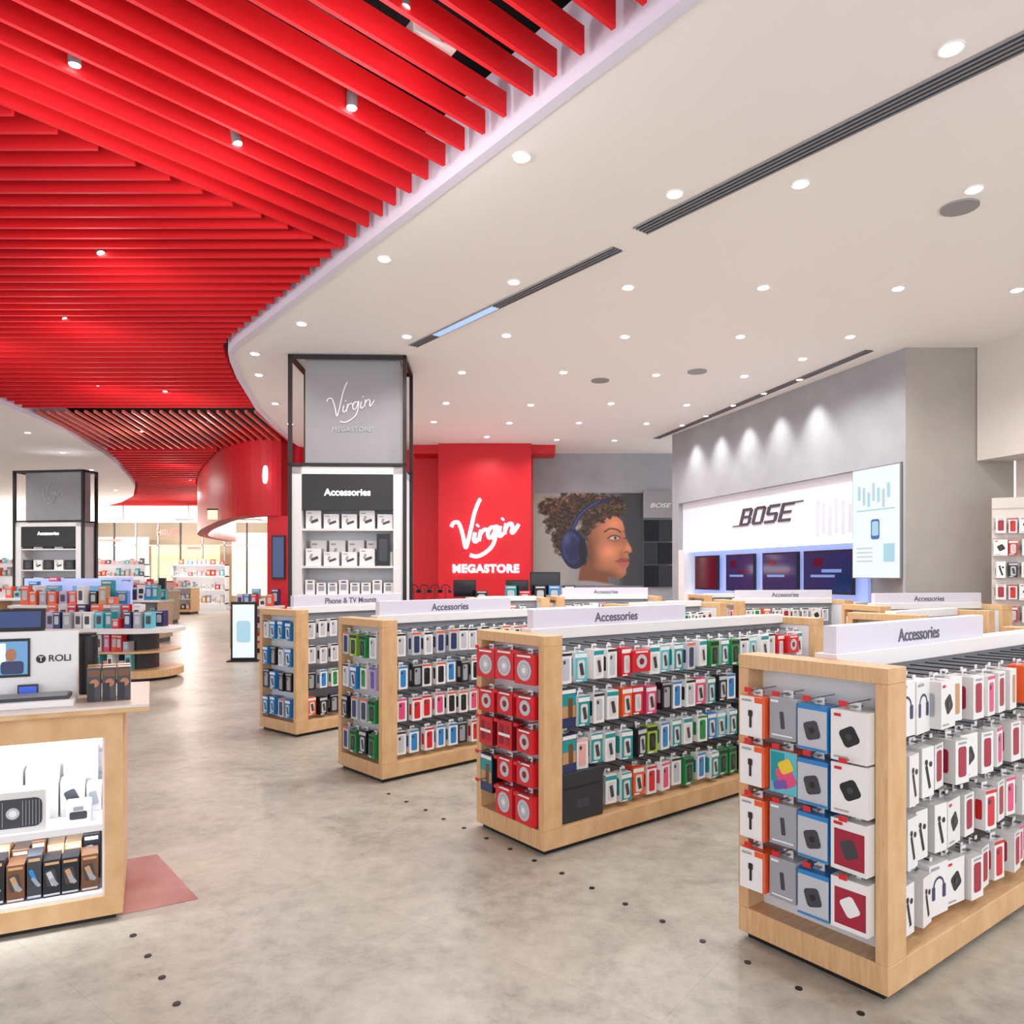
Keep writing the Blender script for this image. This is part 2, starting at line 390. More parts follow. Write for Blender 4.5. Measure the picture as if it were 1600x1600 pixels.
pk('cable', 'cable_box', 'white and orange charging cable box on a peg hook', 'box', .12, .17, .09, c['white'], c['orange'], [('rect',.3,.42,.4,.14,c['orange']),('rect',.46,0,.08,1,c['orange']),('rr',-.05,-.07,.1,.42,c['black']),('rr',-.05,.08,.18,.16,c['black']),('rect',-.2,.4,.4,.05,c['grey'])])
pk('greybox', 'adapter_box', 'silver grey adapter box on a peg hook', 'box', .12, .17, .09, c['grey'], c['silver'], [('rr',0,-.03,.16,.42,c['dgrey'],.1),('rect',-.3,.42,.3,.06,c['white']),('rect',0,-.4,.8,.04,c['white'])])
pk('bluebat', 'power_bank_box', 'white and blue power bank box on a peg hook', 'box', .13, .18, .1, c['silver'], c['blue'], [('rect',0,.45,1,.1,c['blue']),('rr',0,-.05,.5,.4,c['dgrey'],.3),('disc',0,-.05,.1,c['black']),('rect',0,-.46,1,.05,c['blue'])])
pk('whitebat', 'power_bank_box', 'white box with black square power bank picture', 'box', .145, .195, .1, c['white'], c['offwhite'], [('rr',.03,0,.48,.36,c['black'],.5),('rect',-.3,.4,.2,.06,c['red']),('disc',.03,0,.09,c['dgrey']),('rect',-.2,-.42,.4,.03,c['grey']),('side',0,0,.5,.5,c['grey'])])
pk('redbat', 'power_bank_box', 'white box with dark red device picture', 'box', .145, .195, .1, c['white'], c['offwhite'], [('rect',.03,-.05,.85,.72,c['crimson']),('rr',.03,-.05,.42,.36,c['dgrey'],.4),('rect',-.28,.42,.25,.06,c['red'])])
pk('redwhite', 'power_bank_box', 'white box with crimson panel and white device', 'box', .145, .195, .1, c['white'], c['offwhite'], [('rect',.03,-.05,.85,.72,c['crimson']),('rr',.03,-.02,.42,.36,c['white'],.6)])
pk('rainbow', 'screen_protector_box', 'rainbow-coloured tablet accessory box', 'box', .125, .175, .08, c['cyan'], c['orange'], [('rect',-.2,.1,.5,.7,c['teal']),('rr',.1,-.1,.6,.5,c['pink'],.5),('rr',.1,.15,.5,.3,c['yellow'],.5),('rr',-.1,-.3,.5,.2,c['purple'],.3)])
pk('headph', 'headphone_box', 'white headphone box with navy headphone picture', 'box', .15, .215, .14, c['white'], c['white'], [('ring',0,.03,.24,.31,c['navy'],0,180),('rr',-.28,-.06,.16,.26,c['navy']),('rr',.28,-.06,.16,.26,c['navy']),('rect',-.2,.42,.4,.05,c['grey']),('side',.0,0,.16,.5,c['navy'])])
pk('earph', 'earphone_box', 'slim white earphone box with black earbuds picture', 'box', .095, .2, .13, c['white'], c['offwhite'], [('rr',0,-.1,.2,.5,c['black'],.3),('disc',-.15,.2,.12,c['black']),('disc',.2,.15,.12,c['black']),('side',0,-.1,.3,.45,c['dgrey'])])
pk('redside', 'phone_case_box', 'white box with dark red case picture', 'box', .105, .185, .12, c['white'], c['offwhite'], [('rr',0,0,.6,.7,c['crimson']),('rect',0,.43,.6,.05,c['grey']),('side',0,0,.5,.55,c['crimson'])])
pk('tancase', 'phone_case_box', 'white box with tan leather case picture', 'box', .105, .19, .11, c['white'], c['offwhite'], [('rr',.1,0,.4,.7,c['tan']),('side',0,0,.6,.7,c['tan'])])
for k, a, b in [('white','white','black'),('red','white','red'),('blk','white','black'),('pink','white','pink'),('blue','white','blue'),('navy','silver','navy'),('peach','white','peach'),('lilac','lilac','purple'),('green','white','green'),('dg','black','grey')]:
    pk('case_'+k, 'phone_case_package', '%s card package holding a %s phone case' % (a.replace('dg', 'grey'), b), 'package', .09, .18, .06, c[a], c[a],
       [('rr',0,-.04,.62,.74,c[b] if k != 'white' else c['silver']),('rr',-.14,.2,.2,.12,c['dgrey']),('rect',0,.45,1,.08,c['orange'] if k in ('blk','navy') else c[b]),('side',0,0,.5,.5,c[b])])
for k, a, b in [('teal','teal','white'),('cyan','cyan','white'),('wteal','white','teal'),('green','green','black'),('black','black','silver'),('orange','orange','white'),('blue','blue','white'),('pink','pink','white'),('lime','lime','black'),('red','red','white')]:
    pk('pk_'+k, 'accessory_package', '%s hanging accessory package with %s print' % (a, b), 'package', .09, .18, .08, c[a], c['white'] if a in ('teal','cyan') else c[a],
       [('rect',0,.38,1,.14,c[b]),('rr',0,-.08,.6,.62,c[b] if b not in ('white','teal') else c['offwhite']),('rr',.04,-.08,.3,.42,c['dgrey'] if k not in ('red',) else c['silver'],.2),('rect',-.2,-.45,.5,.05,c['white']),('side',0,.0,.5,.6,c[a])])
pk('clam', 'speaker_package', 'red package with round silver device window', 'package', .17, .175, .1, c['red'], c['red'], [('disc',0,-.04,.36,c['silver']),('ring',0,-.04,.22,.25,c['grey']),('disc',0,-.04,.1,c['white']),('rect',0,.43,.7,.06,c['white'])])
pk('clams', 'speaker_package', 'small red package with round silver device', 'package', .15, .135, .09, c['red'], c['red'], [('disc',0,-.02,.3,c['silver']),('disc',0,-.02,.14,c['dred']),('rect',0,.43,.7,.07,c['white'])])
pk('cans', 'tube_speaker_package', 'glossy red package printed with two cylinders', 'package', .15, .17, .09, c['red'], c['dred'], [('rr',-.2,0,.3,.7,c['dred']),('rr',.2,0,.3,.7,c['crimson']),('rect',0,.0,.8,.1,c['white'])])
pk('photo', 'picture_box', 'dark box printed with a sunset picture', 'box', .13, .23, .08, c['navy'], c['black'], [('rect',0,.05,.9,.6,c['teal']),('rect',0,-.1,.9,.3,c['tan']),('rr',.1,.0,.3,.5,c['brown']),('rect',0,.42,.9,.1,c['white'])])
pk('facebox', 'picture_box', 'slim box printed with a dark portrait', 'box', .056, .16, .07, c['dgrey'], c['tan'], [('disc',.05,.05,.34,c['skin']),('rect',-.2,-.2,.5,.5,c['black']),('rr',.0,.34,.9,.2,c['brown'])])
tabm = MB().box(-.022, .022, -.0015, .0015, 0, .03, M('clear_tab', '#e8e8ea', .3)).box(-.012, .012, -.03, .03, .012, .018, STEEL).mesh('hang_tab')

def place(key, ox, oy, th, lx, ly, z, endcap=False, tab=False, group=None, jit=True):
    k = KIT[key]
    if jit: z += random.uniform(-.008, .008); lx += 0 if endcap else random.uniform(-.01, .01); ly += 0 if endcap else random.uniform(-.012, .03)
    X, Yp = loc2w((ox, oy), th, lx, ly)
    o = bpy.data.objects.new(k['name'], k['me']); COL.objects.link(o)
    o.location = (X, Yp, z)
    j = .07 if endcap else .12
    o.rotation_euler = (0, 0, th-(math.pi/2 if endcap else 0)+(random.uniform(-j, j) if jit else 0))
    tag(o, k['label'], k['cat'], group)
    if tab:
        t = bpy.data.objects.new('hang_tab', tabm); COL.objects.link(t); t.parent = o; t.location = (0, 0, k['h']/2-.001)
    return o

hook_me = MB().cyl((0,-.2,0), .003, .2, STEEL, 'y', 6).box(-.016, .016, -.204, -.2, -.006, .014, C['red']).mesh('peg_hook')
hook_me2 = MB().cyl((0,-.22,0), .003, .22, BLACK, 'y', 6).box(-.01, .01, -.224, -.22, -.005, .012, C['white']).mesh('peg_hook')

def rack(ox, oy, deg, L, sign=None, W=.66, H=1.25):
    th = math.radians(deg)
    e = thing('gondola_display_rack', 'light maple and white double-sided retail rack%s' % (' with white header sign' if sign else ''), 'display rack', (ox, oy, 0), th, 'maple gondola racks')
    MB().box(.03, L-.03, .03, W-.03, 0, .03, BLACK).obj('kick_base', e)
    MB().box(0, L, 0, W, .03, .14, WOOD).obj('plinth', e, bevel=.004)
    for x0, x1 in ((0, .14), (L-.14, L)):
        f = MB()
        f.box(x0, x1, 0, .05, .14, H-.06, WOOD); f.box(x0, x1, W-.05, W, .14, H-.06, WOOD); f.box(x0, x1, 0, W, H-.06, H, WOOD)
        f.obj('end_frame', e, bevel=.003)
        xa = x1-.025 if x0 == 0 else x0+.005
        s = MB().box(xa, xa+.02, .05, W-.05, .14, H-.06, SLAT)
        xf = xa-.006 if x0 == 0 else xa+.02
        for i in range(9):
            z = .17+i*.115; s.box(xf, xf+.006, .05, W-.05, z, z+.09, SLAT)
        s.obj('slat_panel', e)
    sp = MB().box(.14, L-.14, W/2-.015, W/2+.015, .14, H-.04, SPINE)
    for i in range(9):
        z = .17+i*.115; sp.box(.14, L-.14, W/2-.02, W/2+.02, z, z+.085, SPINE)
    sp.obj('spine_panel', e)
    MB().box(.14, L-.14, W/2-.05, W/2+.05, H-.05, H+.02, WHITE).obj('top_rail', e, bevel=.003)
    if sign:
        MB().box(.17, 1.62, W/2-.03, W/2+.03, H-.0, H+.135, M('sign_board', '#d6d3e0', .4, var=.01)).obj('header_sign', e, bevel=.003)
        text('sign_lettering', sign, .085, SIGNTXT, e, (.9, W/2-.032, H+.068), ext=.001, bold=.001)
    return e, th

def hooks(e, th, xs, zs, side=True, W=.66, ys=None):
    for z in zs:
        if side:
            for x in xs:
                o = bpy.data.objects.new('peg_hook', hook_me2); COL.objects.link(o); o.parent = e; o.location = (x, W/2-.02, z)
        else:
            for y in ys:
                o = bpy.data.objects.new('peg_hook', hook_me); COL.objects.link(o); o.parent = e; o.location = (.11, y, z); o.rotation_euler = (0, 0, -math.pi/2)

ZR = [1.06, .80, .54, .275]
R4 = (1.396, 2.73); e, th = rack(*R4, 36.5, 3.0, 'Accessories')
cols = [.545, .412, .274, .125]
rowk = [['cable','greybox','bluebat','whitebat'],['cable','rainbow','bluebat','whitebat'],['cable','greybox','bluebat','redbat'],['cable','greybox','bluebat','redwhite']]
for z, ks in zip([.99,.775,.555,.335], rowk):
    for y, k in zip(cols, ks):
        place(k, *R4, th, .0-(.02 if k == 'cable' else 0), y, z+(.012 if y > .4 else 0), True, True, 'boxes on the rack end', True)
hooks(e, th, [], [1.11,.895,.675,.455], False, ys=cols)
xs4 = [.24+.148*i for i in range(18)]
hooks(e, th, xs4, [1.175,.915,.65,.39])
pool = {0: ['headph','headph','whitebat','tancase','redside','case_pink','redside','tancase','pk_orange','pk_orange','tancase','tancase','pk_black'],
        1: ['earph','earph','redside','redside','whitebat','redside','case_pink','redside','case_peach','case_blk','redside','pk_black'],
        2: ['earph','earph','earph','whitebat','redside','case_red','redside','case_pink','whitebat','redside','case_red','pk_black'],
        3: ['earph','earph','headph','whitebat','redside','redside','case_red','redside','case_pink','redside','pk_black','pk_black']}
for r in range(4):
    for i, x in enumerate(xs4):
        k = pool[r][i % len(pool[r])]; d = KIT[k]['d']
        place(k, *R4, th, x, .03+d/2, ZR[r], False, i < 9, 'boxes along the nearest rack')
R3 = (.181, 4.163); e, th = rack(*R3, 38, 3.0, 'Accessories')
for z, k in [(1.06,'clam'),(.83,'clams'),(.64,'cans'),(.44,'clams'),(.245,'clam')]:
    for j, y in enumerate([.525,.335,.145]):
        kk = k
        if k == 'cans' and j == 2: kk = 'clams'
        if z < .5 and j == 0: kk = 'photo'
        if z < .3 and j == 0: continue
        place(kk, *R3, th, .02, y, z if kk != 'photo' else .38, True, True, 'red packages on the rack end')
hooks(e, th, [], [1.155,.905,.735,.515,.34], False, ys=[.525,.335,.145])
xs3 = [.23+.125*i for i in range(21)]
hooks(e, th, xs3, [1.165,.905,.64,.375])
p3 = [['case_white','pk_cyan','pk_wteal','case_white','pk_red','clams','pk_wteal','pk_cyan','pk_teal','case_navy','pk_wteal','pk_green','pk_teal','pk_green'],
      ['photo','pk_teal','case_white','pk_wteal','pk_orange','pk_red','pk_pink','case_dg','case_blue','case_white','pk_pink','pk_teal','pk_black','case_blue'],
      ['photo','case_peach','pk_teal','pk_wteal','pk_teal','pk_black','pk_lime','case_blue','pk_teal','pk_wteal','case_green','pk_blue','pk_cyan','pk_teal'],
      ['pk_black','pk_black','pk_teal','pk_wteal','pk_teal','pk_orange','case_red','case_pink','case_white','pk_green','case_blue','pk_teal','pk_green','pk_green']]
for r in range(4):
    for i, x in enumerate(xs3):
        if r == 3 and i < 3: continue
        k = p3[r][i % 14]
        if r == 2 and i < 2: k = 'case_peach' if i else 'photo'
        place(k, *R3, th, x, .04+KIT[k]['d']/2, ZR[r]-.01+(.02 if k == 'photo' else 0), False, True, 'packages along the second rack')
X, Yp = loc2w(R3, th, .33, .16)
sb = thing('storage_case', 'large dark grey carton on the rack base', 'box', (X, Yp, .142), th)
MB().box(-.17, .17, -.13, .13, 0, .29, M('carton_dark', '#2c2f32', .6)).obj('carton', sb, bevel=.004)
MB().rect(0, .2, .3, .012, -.1315, C['black']).rrect(0, .1, .1, .05, -.1315, C['dgrey']).obj('print', sb)
R2 = (-.993, 5.627); e, th = rack(*R2, 43, 3.0, 'Accessories')
pe = ['case_lilac','pk_teal','case_green','case_white','pk_blue','case_navy','pk_lime','case_dg','pk_green']
for z in [1.04,.78,.53,.27]:
    for y in [.54,.41,.27,.135]:
        k = random.choice(pe if z > .6 else pe[3:]+['pk_black','pk_green'])
        place(k, *R2, th, .03, y, z, True, True, 'packages on the third rack end')
p2 = [['case_white','case_navy','case_white','case_blk'],['case_blk','case_dg','case_white','case_dg','case_green','case_blue'],
      ['case_white','case_red','case_blue','case_blk','case_pink','case_red'],['earph','case_red','case_blue','pk_black','case_white','case_dg']]
for r in range(4):
    for i in range(21):
        k = random.choice(p2[r]); place(k, *R2, th, .22+.125*i, .04+KIT[k]['d']/2, ZR[r]-.01, False, i < 8, 'packages along the third rack')
hooks(e, th, [.22+.125*i for i in range(21)], [1.15,.89,.63,.37])
R1 = (-2.115, 7.216); e, th = rack(*R1, 50, 2.4, 'Phone & TV Mounts')
for z in [1.04,.78,.53,.27]:
    for y in [.54,.41,.27,.135]:
        k = random.choice(['case_navy','pk_blue','case_white','pk_black','pk_blue','case_dg'])
        place(k, *R1, th, .03, y, z, True, False, 'packages on the fourth rack end')
for r in range(4):
    for i in range(15):
        k = random.choice([['case_white','case_navy','case_white'],['earph','case_white','pk_black'],['case_white','case_blue','case_dg','case_green'],['pk_black','case_dg','pk_orange']][r])
        place(k, *R1, th, .22+.138*i, .04+KIT[k]['d']/2, ZR[r]-.01, False, False, 'packages along the fourth rack')
allk = ['case_white','case_white','earph','case_red','pk_black','pk_teal','case_blue','case_white','pk_orange','redside','whitebat','case_green']
for (ox, oy, dg, L, sg) in [(4.07,8.14,12,1.75,'Accessories'),(2.99,9.85,10,1.75,'Accessories'),(.70,11.65,9,1.75,'Accessories'),
                            (3.5,6.3,36,1.5,None),(1.5,8.35,37,1.5,None),(-.6,10.9,12,1.2,None),(3.3,12.6,12,.9,None)]:
    e, th = rack(ox, oy, dg, L, sg)
    n = int((L-.36)/.14)
    for r in range(3):
        for i in range(n):
            k = random.choice(allk)
            place(k, ox, oy, th, .22+.142*i, .05+KIT[k]['d']/2, ZR[r]-.01, False, False, 'packages on the rear racks')
    for y in [.54,.41,.27,.135]:
        k = random.choice(allk[:8]); place(k, ox, oy, th, .04, y, 1.04, True, False, 'packages on the rear racks')

# ---------------------------------------------------------------- floor studs and patch
stud_me = MB().cyl((0,0,0), .014, .004, BLACK, n=14).mesh('floor_stud')
for x, y in [(-1.679,3.262),(-1.527,3.087),(-1.389,2.921),(-1.249,2.742),(-.744,5.183),(-.587,5.0),(-.448,4.817),(-.303,4.646),(-.155,4.466),(-.011,4.289),
             (.125,4.116),(.267,3.94),(.408,3.755),(.55,3.573),(.694,3.395),(.832,3.211),(.972,3.036),(1.108,2.844),(1.271,2.682),(-.9,5.37)]:
    o = bpy.data.objects.new('floor_stud', stud_me); COL.objects.link(o); o.location = (x, y, 0); tag(o, 'small round black stud set in the floor', 'floor stud', 'row of floor studs')
def decal_mat():
    m = bpy.data.materials.new('floor_red'); m.use_nodes = True; nt = m.node_tree; b = nt.nodes['Principled BSDF']; L = nt.links.new
    tc = nt.nodes.new('ShaderNodeTexCoord'); nz = nt.nodes.new('ShaderNodeTexNoise'); nz.inputs['Scale'].default_value = 3; nz.inputs['Detail'].default_value = 8
    L(tc.outputs['Object'], nz.inputs['Vector']); cr = nt.nodes.new('ShaderNodeValToRGB'); L(nz.outputs['Fac'], cr.inputs[0])
    cr.color_ramp.elements[0].position = .3; cr.color_ramp.elements[0].color = hx('#9a5450'); cr.color_ramp.elements[1].position = .7; cr.color_ramp.elements[1].color = hx('#b8827a')
    L(cr.outputs[0], b.inputs['Base Color']); b.inputs['Roughness'].default_value = .4; return m
o = MB().prism([(-1.84,3.46),(-1.547,3.63),(-2.03,4.21),(-2.33,4.04)], .0005, .002, decal_mat()).obj('floor_decal')
tag(o, 'faded red square vinyl patch on the floor', 'floor marking')

# ---------------------------------------------------------------- counter with keyboard demo display
CA = math.radians(26.1); CO = (-1.811, 3.426)
e = thing('display_counter', 'light maple counter with white lit shelves inside', 'counter', (CO[0], CO[1], 0), CA)
L = 1.7
MB().box(-L+.03, -.03, .03, .67, 0, .025, BLACK).obj('kick_base', e)
MB().box(-L, 0, 0, .7, .025, .12, WOOD).obj('plinth', e, bevel=.004)
MB().box(-.075, 0, 0, .7, .12, .965, WOOD).box(-.085, -.075, .01, .42, .12, .965, WHITE).obj('side_panel', e)
MB().box(-L, -L+.07, 0, .7, .12, .965, WOOD).obj('side_panel', e)
MB().box(-L, -.075, 0, .03, .85, .965, WOOD).obj('apron', e)
MB().box(-L-.05, .11, -.05, .75, .965, .985, WOOD).box(-L-.05, .11, -.05, .75, .985, 1.0, M('counter_top', '#dccdc2', .35), None).obj('countertop', e, bevel=.003)
MB().box(-L+.07, -.085, .01, .4, .42, .45, WHITE).obj('shelf', e)
MB().box(-L+.07, -.085, .01, .42, .12, .135, WHITE).obj('deck', e)
s = MB().box(-L+.07, -.085, .42, .44, .12, .965, SLAT)
for i in range(7): s.box(-L+.07, -.085, .408, .42, .14+i*.115, .14+i*.115+.1, SLAT)
s.obj('slat_panel', e)
MB().box(-L+.1, -.1, .04, .055, .845, .85, LED).obj('led_strip', e)
for z in (.82, .41):
    ld = bpy.data.lights.new('lamp', 'AREA'); ld.shape = 'RECTANGLE'; ld.size = 1.4; ld.size_y = .02; ld.energy = 10 if z > .5 else 7; ld.color = (.86, .93, 1)
    lo = bpy.data.objects.new('lamp', ld); COL.objects.link(lo); lo.parent = e; lo.location = (-.8, .04, z); lo.rotation_euler = (math.radians(38), 0, 0)
def citem(name, label, cat, x0, x1, y0, y1, z0, z1, mat, front, prints=(), bevel=.003):
    X, Yp = loc2w(CO, CA, (x0+x1)/2, (y0+y1)/2); w, d, h = x1-x0, y1-y0, z1-z0
    o = thing(name, label, cat, (X, Yp, z0), CA+random.uniform(-.06, .06))
    MB().box(-w/2, w/2, -d/2, d/2, 0, h, mat, front).obj('body', o, bevel=bevel)
    if prints:
        mb = MB()
        for i, p in enumerate(prints):
            y = -d/2-.0015-.0006*i
            if p[0] == 'rect': mb.rect(p[1]*w, h/2+p[2]*h, p[3]*w, p[4]*h, y, p[5])
            elif p[0] == 'disc': mb.disc(p[1]*w, h/2+p[2]*h, p[3]*h, p[3]*h, y, p[4])
            elif p[0] == 'rr': mb.rrect(p[1]*w, h/2+p[2]*h, p[3]*w, p[4]*h, y, p[5], rot=p[6] if len(p) > 6 else 0)
            elif p[0] == 'ring': mb.ring(p[1]*w, h/2+p[2]*h, p[3]*h, p[4]*h, y, p[5], p[6], p[7])
        mb.obj('print', o)
    return o
citem('speaker_box', 'white box showing a dark grille speaker', 'box', -.56, -.305, .04, .14, .45, .635, c['white'], c['offwhite'], [('rr',0,-.03,.88,.7,c['dgrey']),('disc',0,-.03,.14,c['silver']),('disc',0,-.03,.08,c['white'])]+[('rect',-.4+.05*i,-.03,.01,.6,c['grey']) for i in range(17) if abs(-.4+.05*i) > .13])
citem('speaker_box', 'small white box with angular speaker picture', 'box', -.235,-.135,.07,.17,.45,.54,c['white'],c['white'],[('rr',0,-.1,.7,.4,c['dgrey']),('rr',0,.25,.4,.2,c['grey'])])
citem('speaker_box', 'white cube speaker carton', 'box', -.27,-.17,.2,.3,.45,.62,c['white'],c['offwhite'],[('rr',0,0,.5,.5,c['dgrey'],.4),('rect',0,.4,.6,.05,c['grey'])])
citem('speaker_box', 'white cube speaker carton', 'box', -.165,-.1,.24,.33,.45,.58,c['white'],c['offwhite'],[('rr',0,0,.5,.5,c['grey'],.2)])
citem('speaker_box', 'large white carton stacked at the back of the shelf', 'box', -.62,-.42,.2,.34,.45,.7,c['offwhite'],c['offwhite'],[('rect',0,.1,.7,.4,c['silver'])])
citem('speaker_box', 'large white carton stacked at the back of the shelf', 'box', -.41,-.28,.2,.34,.45,.69,c['white'],c['offwhite'],[('rect',0,.15,.7,.3,c['silver'])])
citem('speaker_box', 'white flat carton at the back of the shelf', 'box', -.27,-.12,.345,.4,.45,.74,c['offwhite'],c['offwhite'],[('rect',0,.1,.6,.3,c['silver'])])
rb = random.Random(5)
xx = -.70
nm = {'dgrey': 'dark grey'}
while xx < -.13:
    w0 = rb.choice([.06,.075,.085,.095]); fc = rb.choice(['black','dgrey','black','brown','black']); sh = rb.choice(['silver','navy','tan','grey','blue'])
    h0 = rb.choice([.17,.19,.2])
    if xx+w0 < -.09:
        citem('headphone_box', '%s boxed earphones with printed picture' % nm.get(fc, fc), 'box', xx, xx+w0*.92, .05, .17, .135, .135+h0, c[fc], c[fc], [('rect',0,.4,.8,.07,c['tan']),('rr',-.05,.02,.6,.45,c['dgrey'],.15),('rr',-.02,.0,.3,.4,c[sh],.35),('rr',.12,-.1,.25,.25,c['grey'],.6),('rect',0,-.42,.9,.05,c['silver'])])
        fc2 = rb.choice(['dgrey','tan','black','brown'])
        citem('headphone_box', '%s boxed earphones at the back of the shelf' % nm.get(fc2, fc2), 'box', xx, xx+w0*.92, .2, .32, .135, .135+h0+rb.choice([.02,.05]), c[fc2], c[fc2], [('rect',0,.4,.8,.07,c['white']),('rr',0,.0,.5,.5,c['grey'],.2)])
    xx += w0
e = thing('keyboard_demo_stand', 'white demo stand with small screen and black logo', 'display stand', (CO[0], CO[1], 1.0), CA)
MB().box(-.85, -.2, .25, .3, 0, .33, WHITE).obj('back_panel', e, bevel=.006)
MB().prism([(-.85,.02),(-.2,.02),(-.2,.25),(-.85,.25)], 0, .03, WHITE).obj('base', e, bevel=.004)
MB().box(-.63, -.395, .243, .252, .12, .3, BLACK).obj('screen_bezel', e)
MB().rect(-.512, .21, .215, .155, .2425, SCRB).rect(-.55, .23, .12, .1, .2420, SCRW).disc(-.47,.225,.022,.03,.2415,c['skin']).rrect(-.465,.165,.09,.06,.2412,c['navy']).rect(-.56,.15,.08,.02,.2412,c['teal']).obj('screen', e)
MB().disc(-.352, .2, .02, .02, .2485, INK, 24).rect(-.352, .2, .004, .022, .248, C['white']).rect(-.352,.21,.018,.004,.248,C['white']).obj('logo_mark', e)
text('lettering', 'ROLI', .044, INK, e, (-.275, .248, .2), ext=.0005, bold=.0006)
MB().box(-.8, -.22, .06, .2, .03, .045, DGREY).box(-.79, -.23, .065, .195, .045, .049, MGREY).obj('keyboard', e)
MB().box(-.44, -.36, .21, .235, .03, .085, BLACK).rect(-.4, .058, .07, .04, .2095, M('mini_blue', '#101830', .3, emit='#3a60d8', es=.9)).obj('mini_display', e)
for x in (-.125, -.062, .001):
    for dy in (.14, .24):
        X, Yp = loc2w(CO, CA, x-(.005 if dy > .2 else 0), dy); k = KIT['facebox']
        o = bpy.data.objects.new('picture_box', k['me']); COL.objects.link(o); o.location = (X, Yp, 1.08); o.rotation_euler = (0,0,CA); tag(o, 'slim box printed with portrait photo on the counter', 'box', 'picture boxes on the counter')
X, Yp = loc2w(CO, CA, -.17, .42)
o = thing('tower_speaker', 'black rounded wireless speaker standing on the counter', 'speaker', (X, Yp, 1.0))
MB().cyl((0,0,0), .045, .3, BLACK, n=24).obj('body', o, bevel=.01); MB().cyl((0,0,.3), .04, .006, DGREY, n=24).obj('top_cap', o)
X, Yp = loc2w(CO, CA, -.55, .55)
o = thing('laptop', 'open dark laptop on a raised white block', 'laptop', (X, Yp, 1.0), CA)
MB().box(-.2, .2, -.12, .12, 0, .3, WHITE).obj('riser', o); MB().box(-.17, .17, -.11, .11, .3, .315, DGREY).obj('keyboard_base', o, bevel=.003)
lid = MB().box(-.17, .17, 0, .01, 0, .11, BLACK).rect(0,.055,.3,.085,-.001,M('lap_scr','#181c38',.3,emit='#38508c',es=.6)).obj('lid', o); lid.location = (0,.1,.315); lid.rotation_euler = (math.radians(-15),0,0)

# ---------------------------------------------------------------- column shelving units
def column_unit(ox, oy, rot, W, H, topz, D):
    e = thing('column_shelving_unit', 'grey-clad column with black frame and white product shelves', 'shelving column', (ox, oy, 0), rot, 'clad columns with shelves')
    k = W/1.6; cz = H
    MB().box(.2*k, 1.5*k, .12, D-.12, cz, topz, GREYP).obj('column_panel', e)
    f = MB(); t = .05*k
    for x in (0, W-t):
        for y in (-.02, D-t): f.box(x, x+t, y, y+t, 0, topz-.01, BLACK)
    for y in (-.02, D-t): f.box(0, W, y, y+t, topz-.06, topz-.01, BLACK); f.box(0, W, y, y+t, cz-.02, cz+.02, BLACK)
    for x in (0, W-t): f.box(x, x+t, 0, D, topz-.06, topz-.01, BLACK)
    f.obj('black_frame', e)
    g = MB(); b = .13*k
    g.box(t, t+b, 0, D, 0, cz-.03, WHITE); g.box(W-t-b, W-t, 0, D, 0, cz-.03, WHITE); g.box(t, W-t, 0, D, cz-.13, cz-.03, WHITE); g.box(t, W-t, .4, .45, 0, cz-.1, SLAT)
    g.obj('cabinet', e)
    MB().box(t+b, W-t-b, .005, .04, cz-.62, cz-.14, M('header_black', '#1e1e22', .35)).obj('header_board', e)
    for z in (.3, .8, 1.3, 1.69, 2.2):
        MB().box(t+b, W-t-b, .01, .4, z, z+.03, WHITE).obj('shelf', e)
    return e
LOGOW = M('logo_pale', '#e8e6ec', .4, emit='#f4f0ff', es=.12)
cu = column_unit(-3.04, 10.0, math.radians(2), 1.6, 3.1, HC, .9)
script_logo('script_logo', .0062, .0085, LOGOW, cu, (.82, .11, 3.97))
text('lettering', 'MEGASTORE', .09, C['silver'], cu, (.84, .11, 3.6), ext=.003, space=1.1)
text('header_lettering', 'Accessories', .13, NEON, cu, (.8, .0, 2.72), ext=.002, bold=.002)
def box_on_shelf(wx, wy, z, w, h, d, rot, kind):
    lab = {'w': 'white gadget box with dark picture on a shelf', 'b': 'black upright phone holder box on a shelf', 's': 'white spray bottle box on a shelf'}[kind]
    me_k = ('shelfbox', kind, round(w, 2), round(h, 2))
    if me_k not in KIT:
        mb = MB().box(-w/2, w/2, -d/2, d/2, 0, h, C['offwhite'] if kind != 'b' else C['black'], C['white'] if kind != 'b' else C['black'])
        if kind == 'w':
            mb.rrect(w*.08, h*.42, w*.5, h*.16, -d/2-.002, C['dgrey'], rot=.35); mb.rrect(-w*.15, h*.55, w*.16, h*.3, -d/2-.003, C['grey'], rot=-.3); mb.rect(-w*.25, h*.85, w*.3, h*.06, -d/2-.002, C['grey'])
        elif kind == 'b': mb.rrect(0, h*.5, w*.6, h*.7, -d/2-.002, C['dgrey'])
        else: mb.rect(0, h*.5, w*.6, h*.4, -d/2-.002, C['grey']); mb.rect(0, h*.85, w*.5, h*.1, -d/2-.002, C['dgrey'])
        KIT[me_k] = mb.mesh('gadget_box')
    o = bpy.data.objects.new('gadget_box', KIT[me_k]); COL.objects.link(o); o.location = (wx, wy, z); o.rotation_euler = (0, 0, rot)
    tag(o, lab, 'box', 'boxes on the column shelves')
co = (-3.04, 10.0); ca = math.radians(2)
for z, h, n, kd in [(2.23,.25,5,'w'),(1.72,.24,5,'w'),(1.33,.2,8,'s'),(.83,.3,5,'w')]:
    for i in range(n):
        w0 = 1.2/n*.86; lx = .2+1.22*(i+.5)/n; X, Yp = loc2w(co, ca, lx, .16)
        box_on_shelf(X, Yp, z, w0, h*(.8 if (i*7) % 3 else 1), .18, ca, kd)
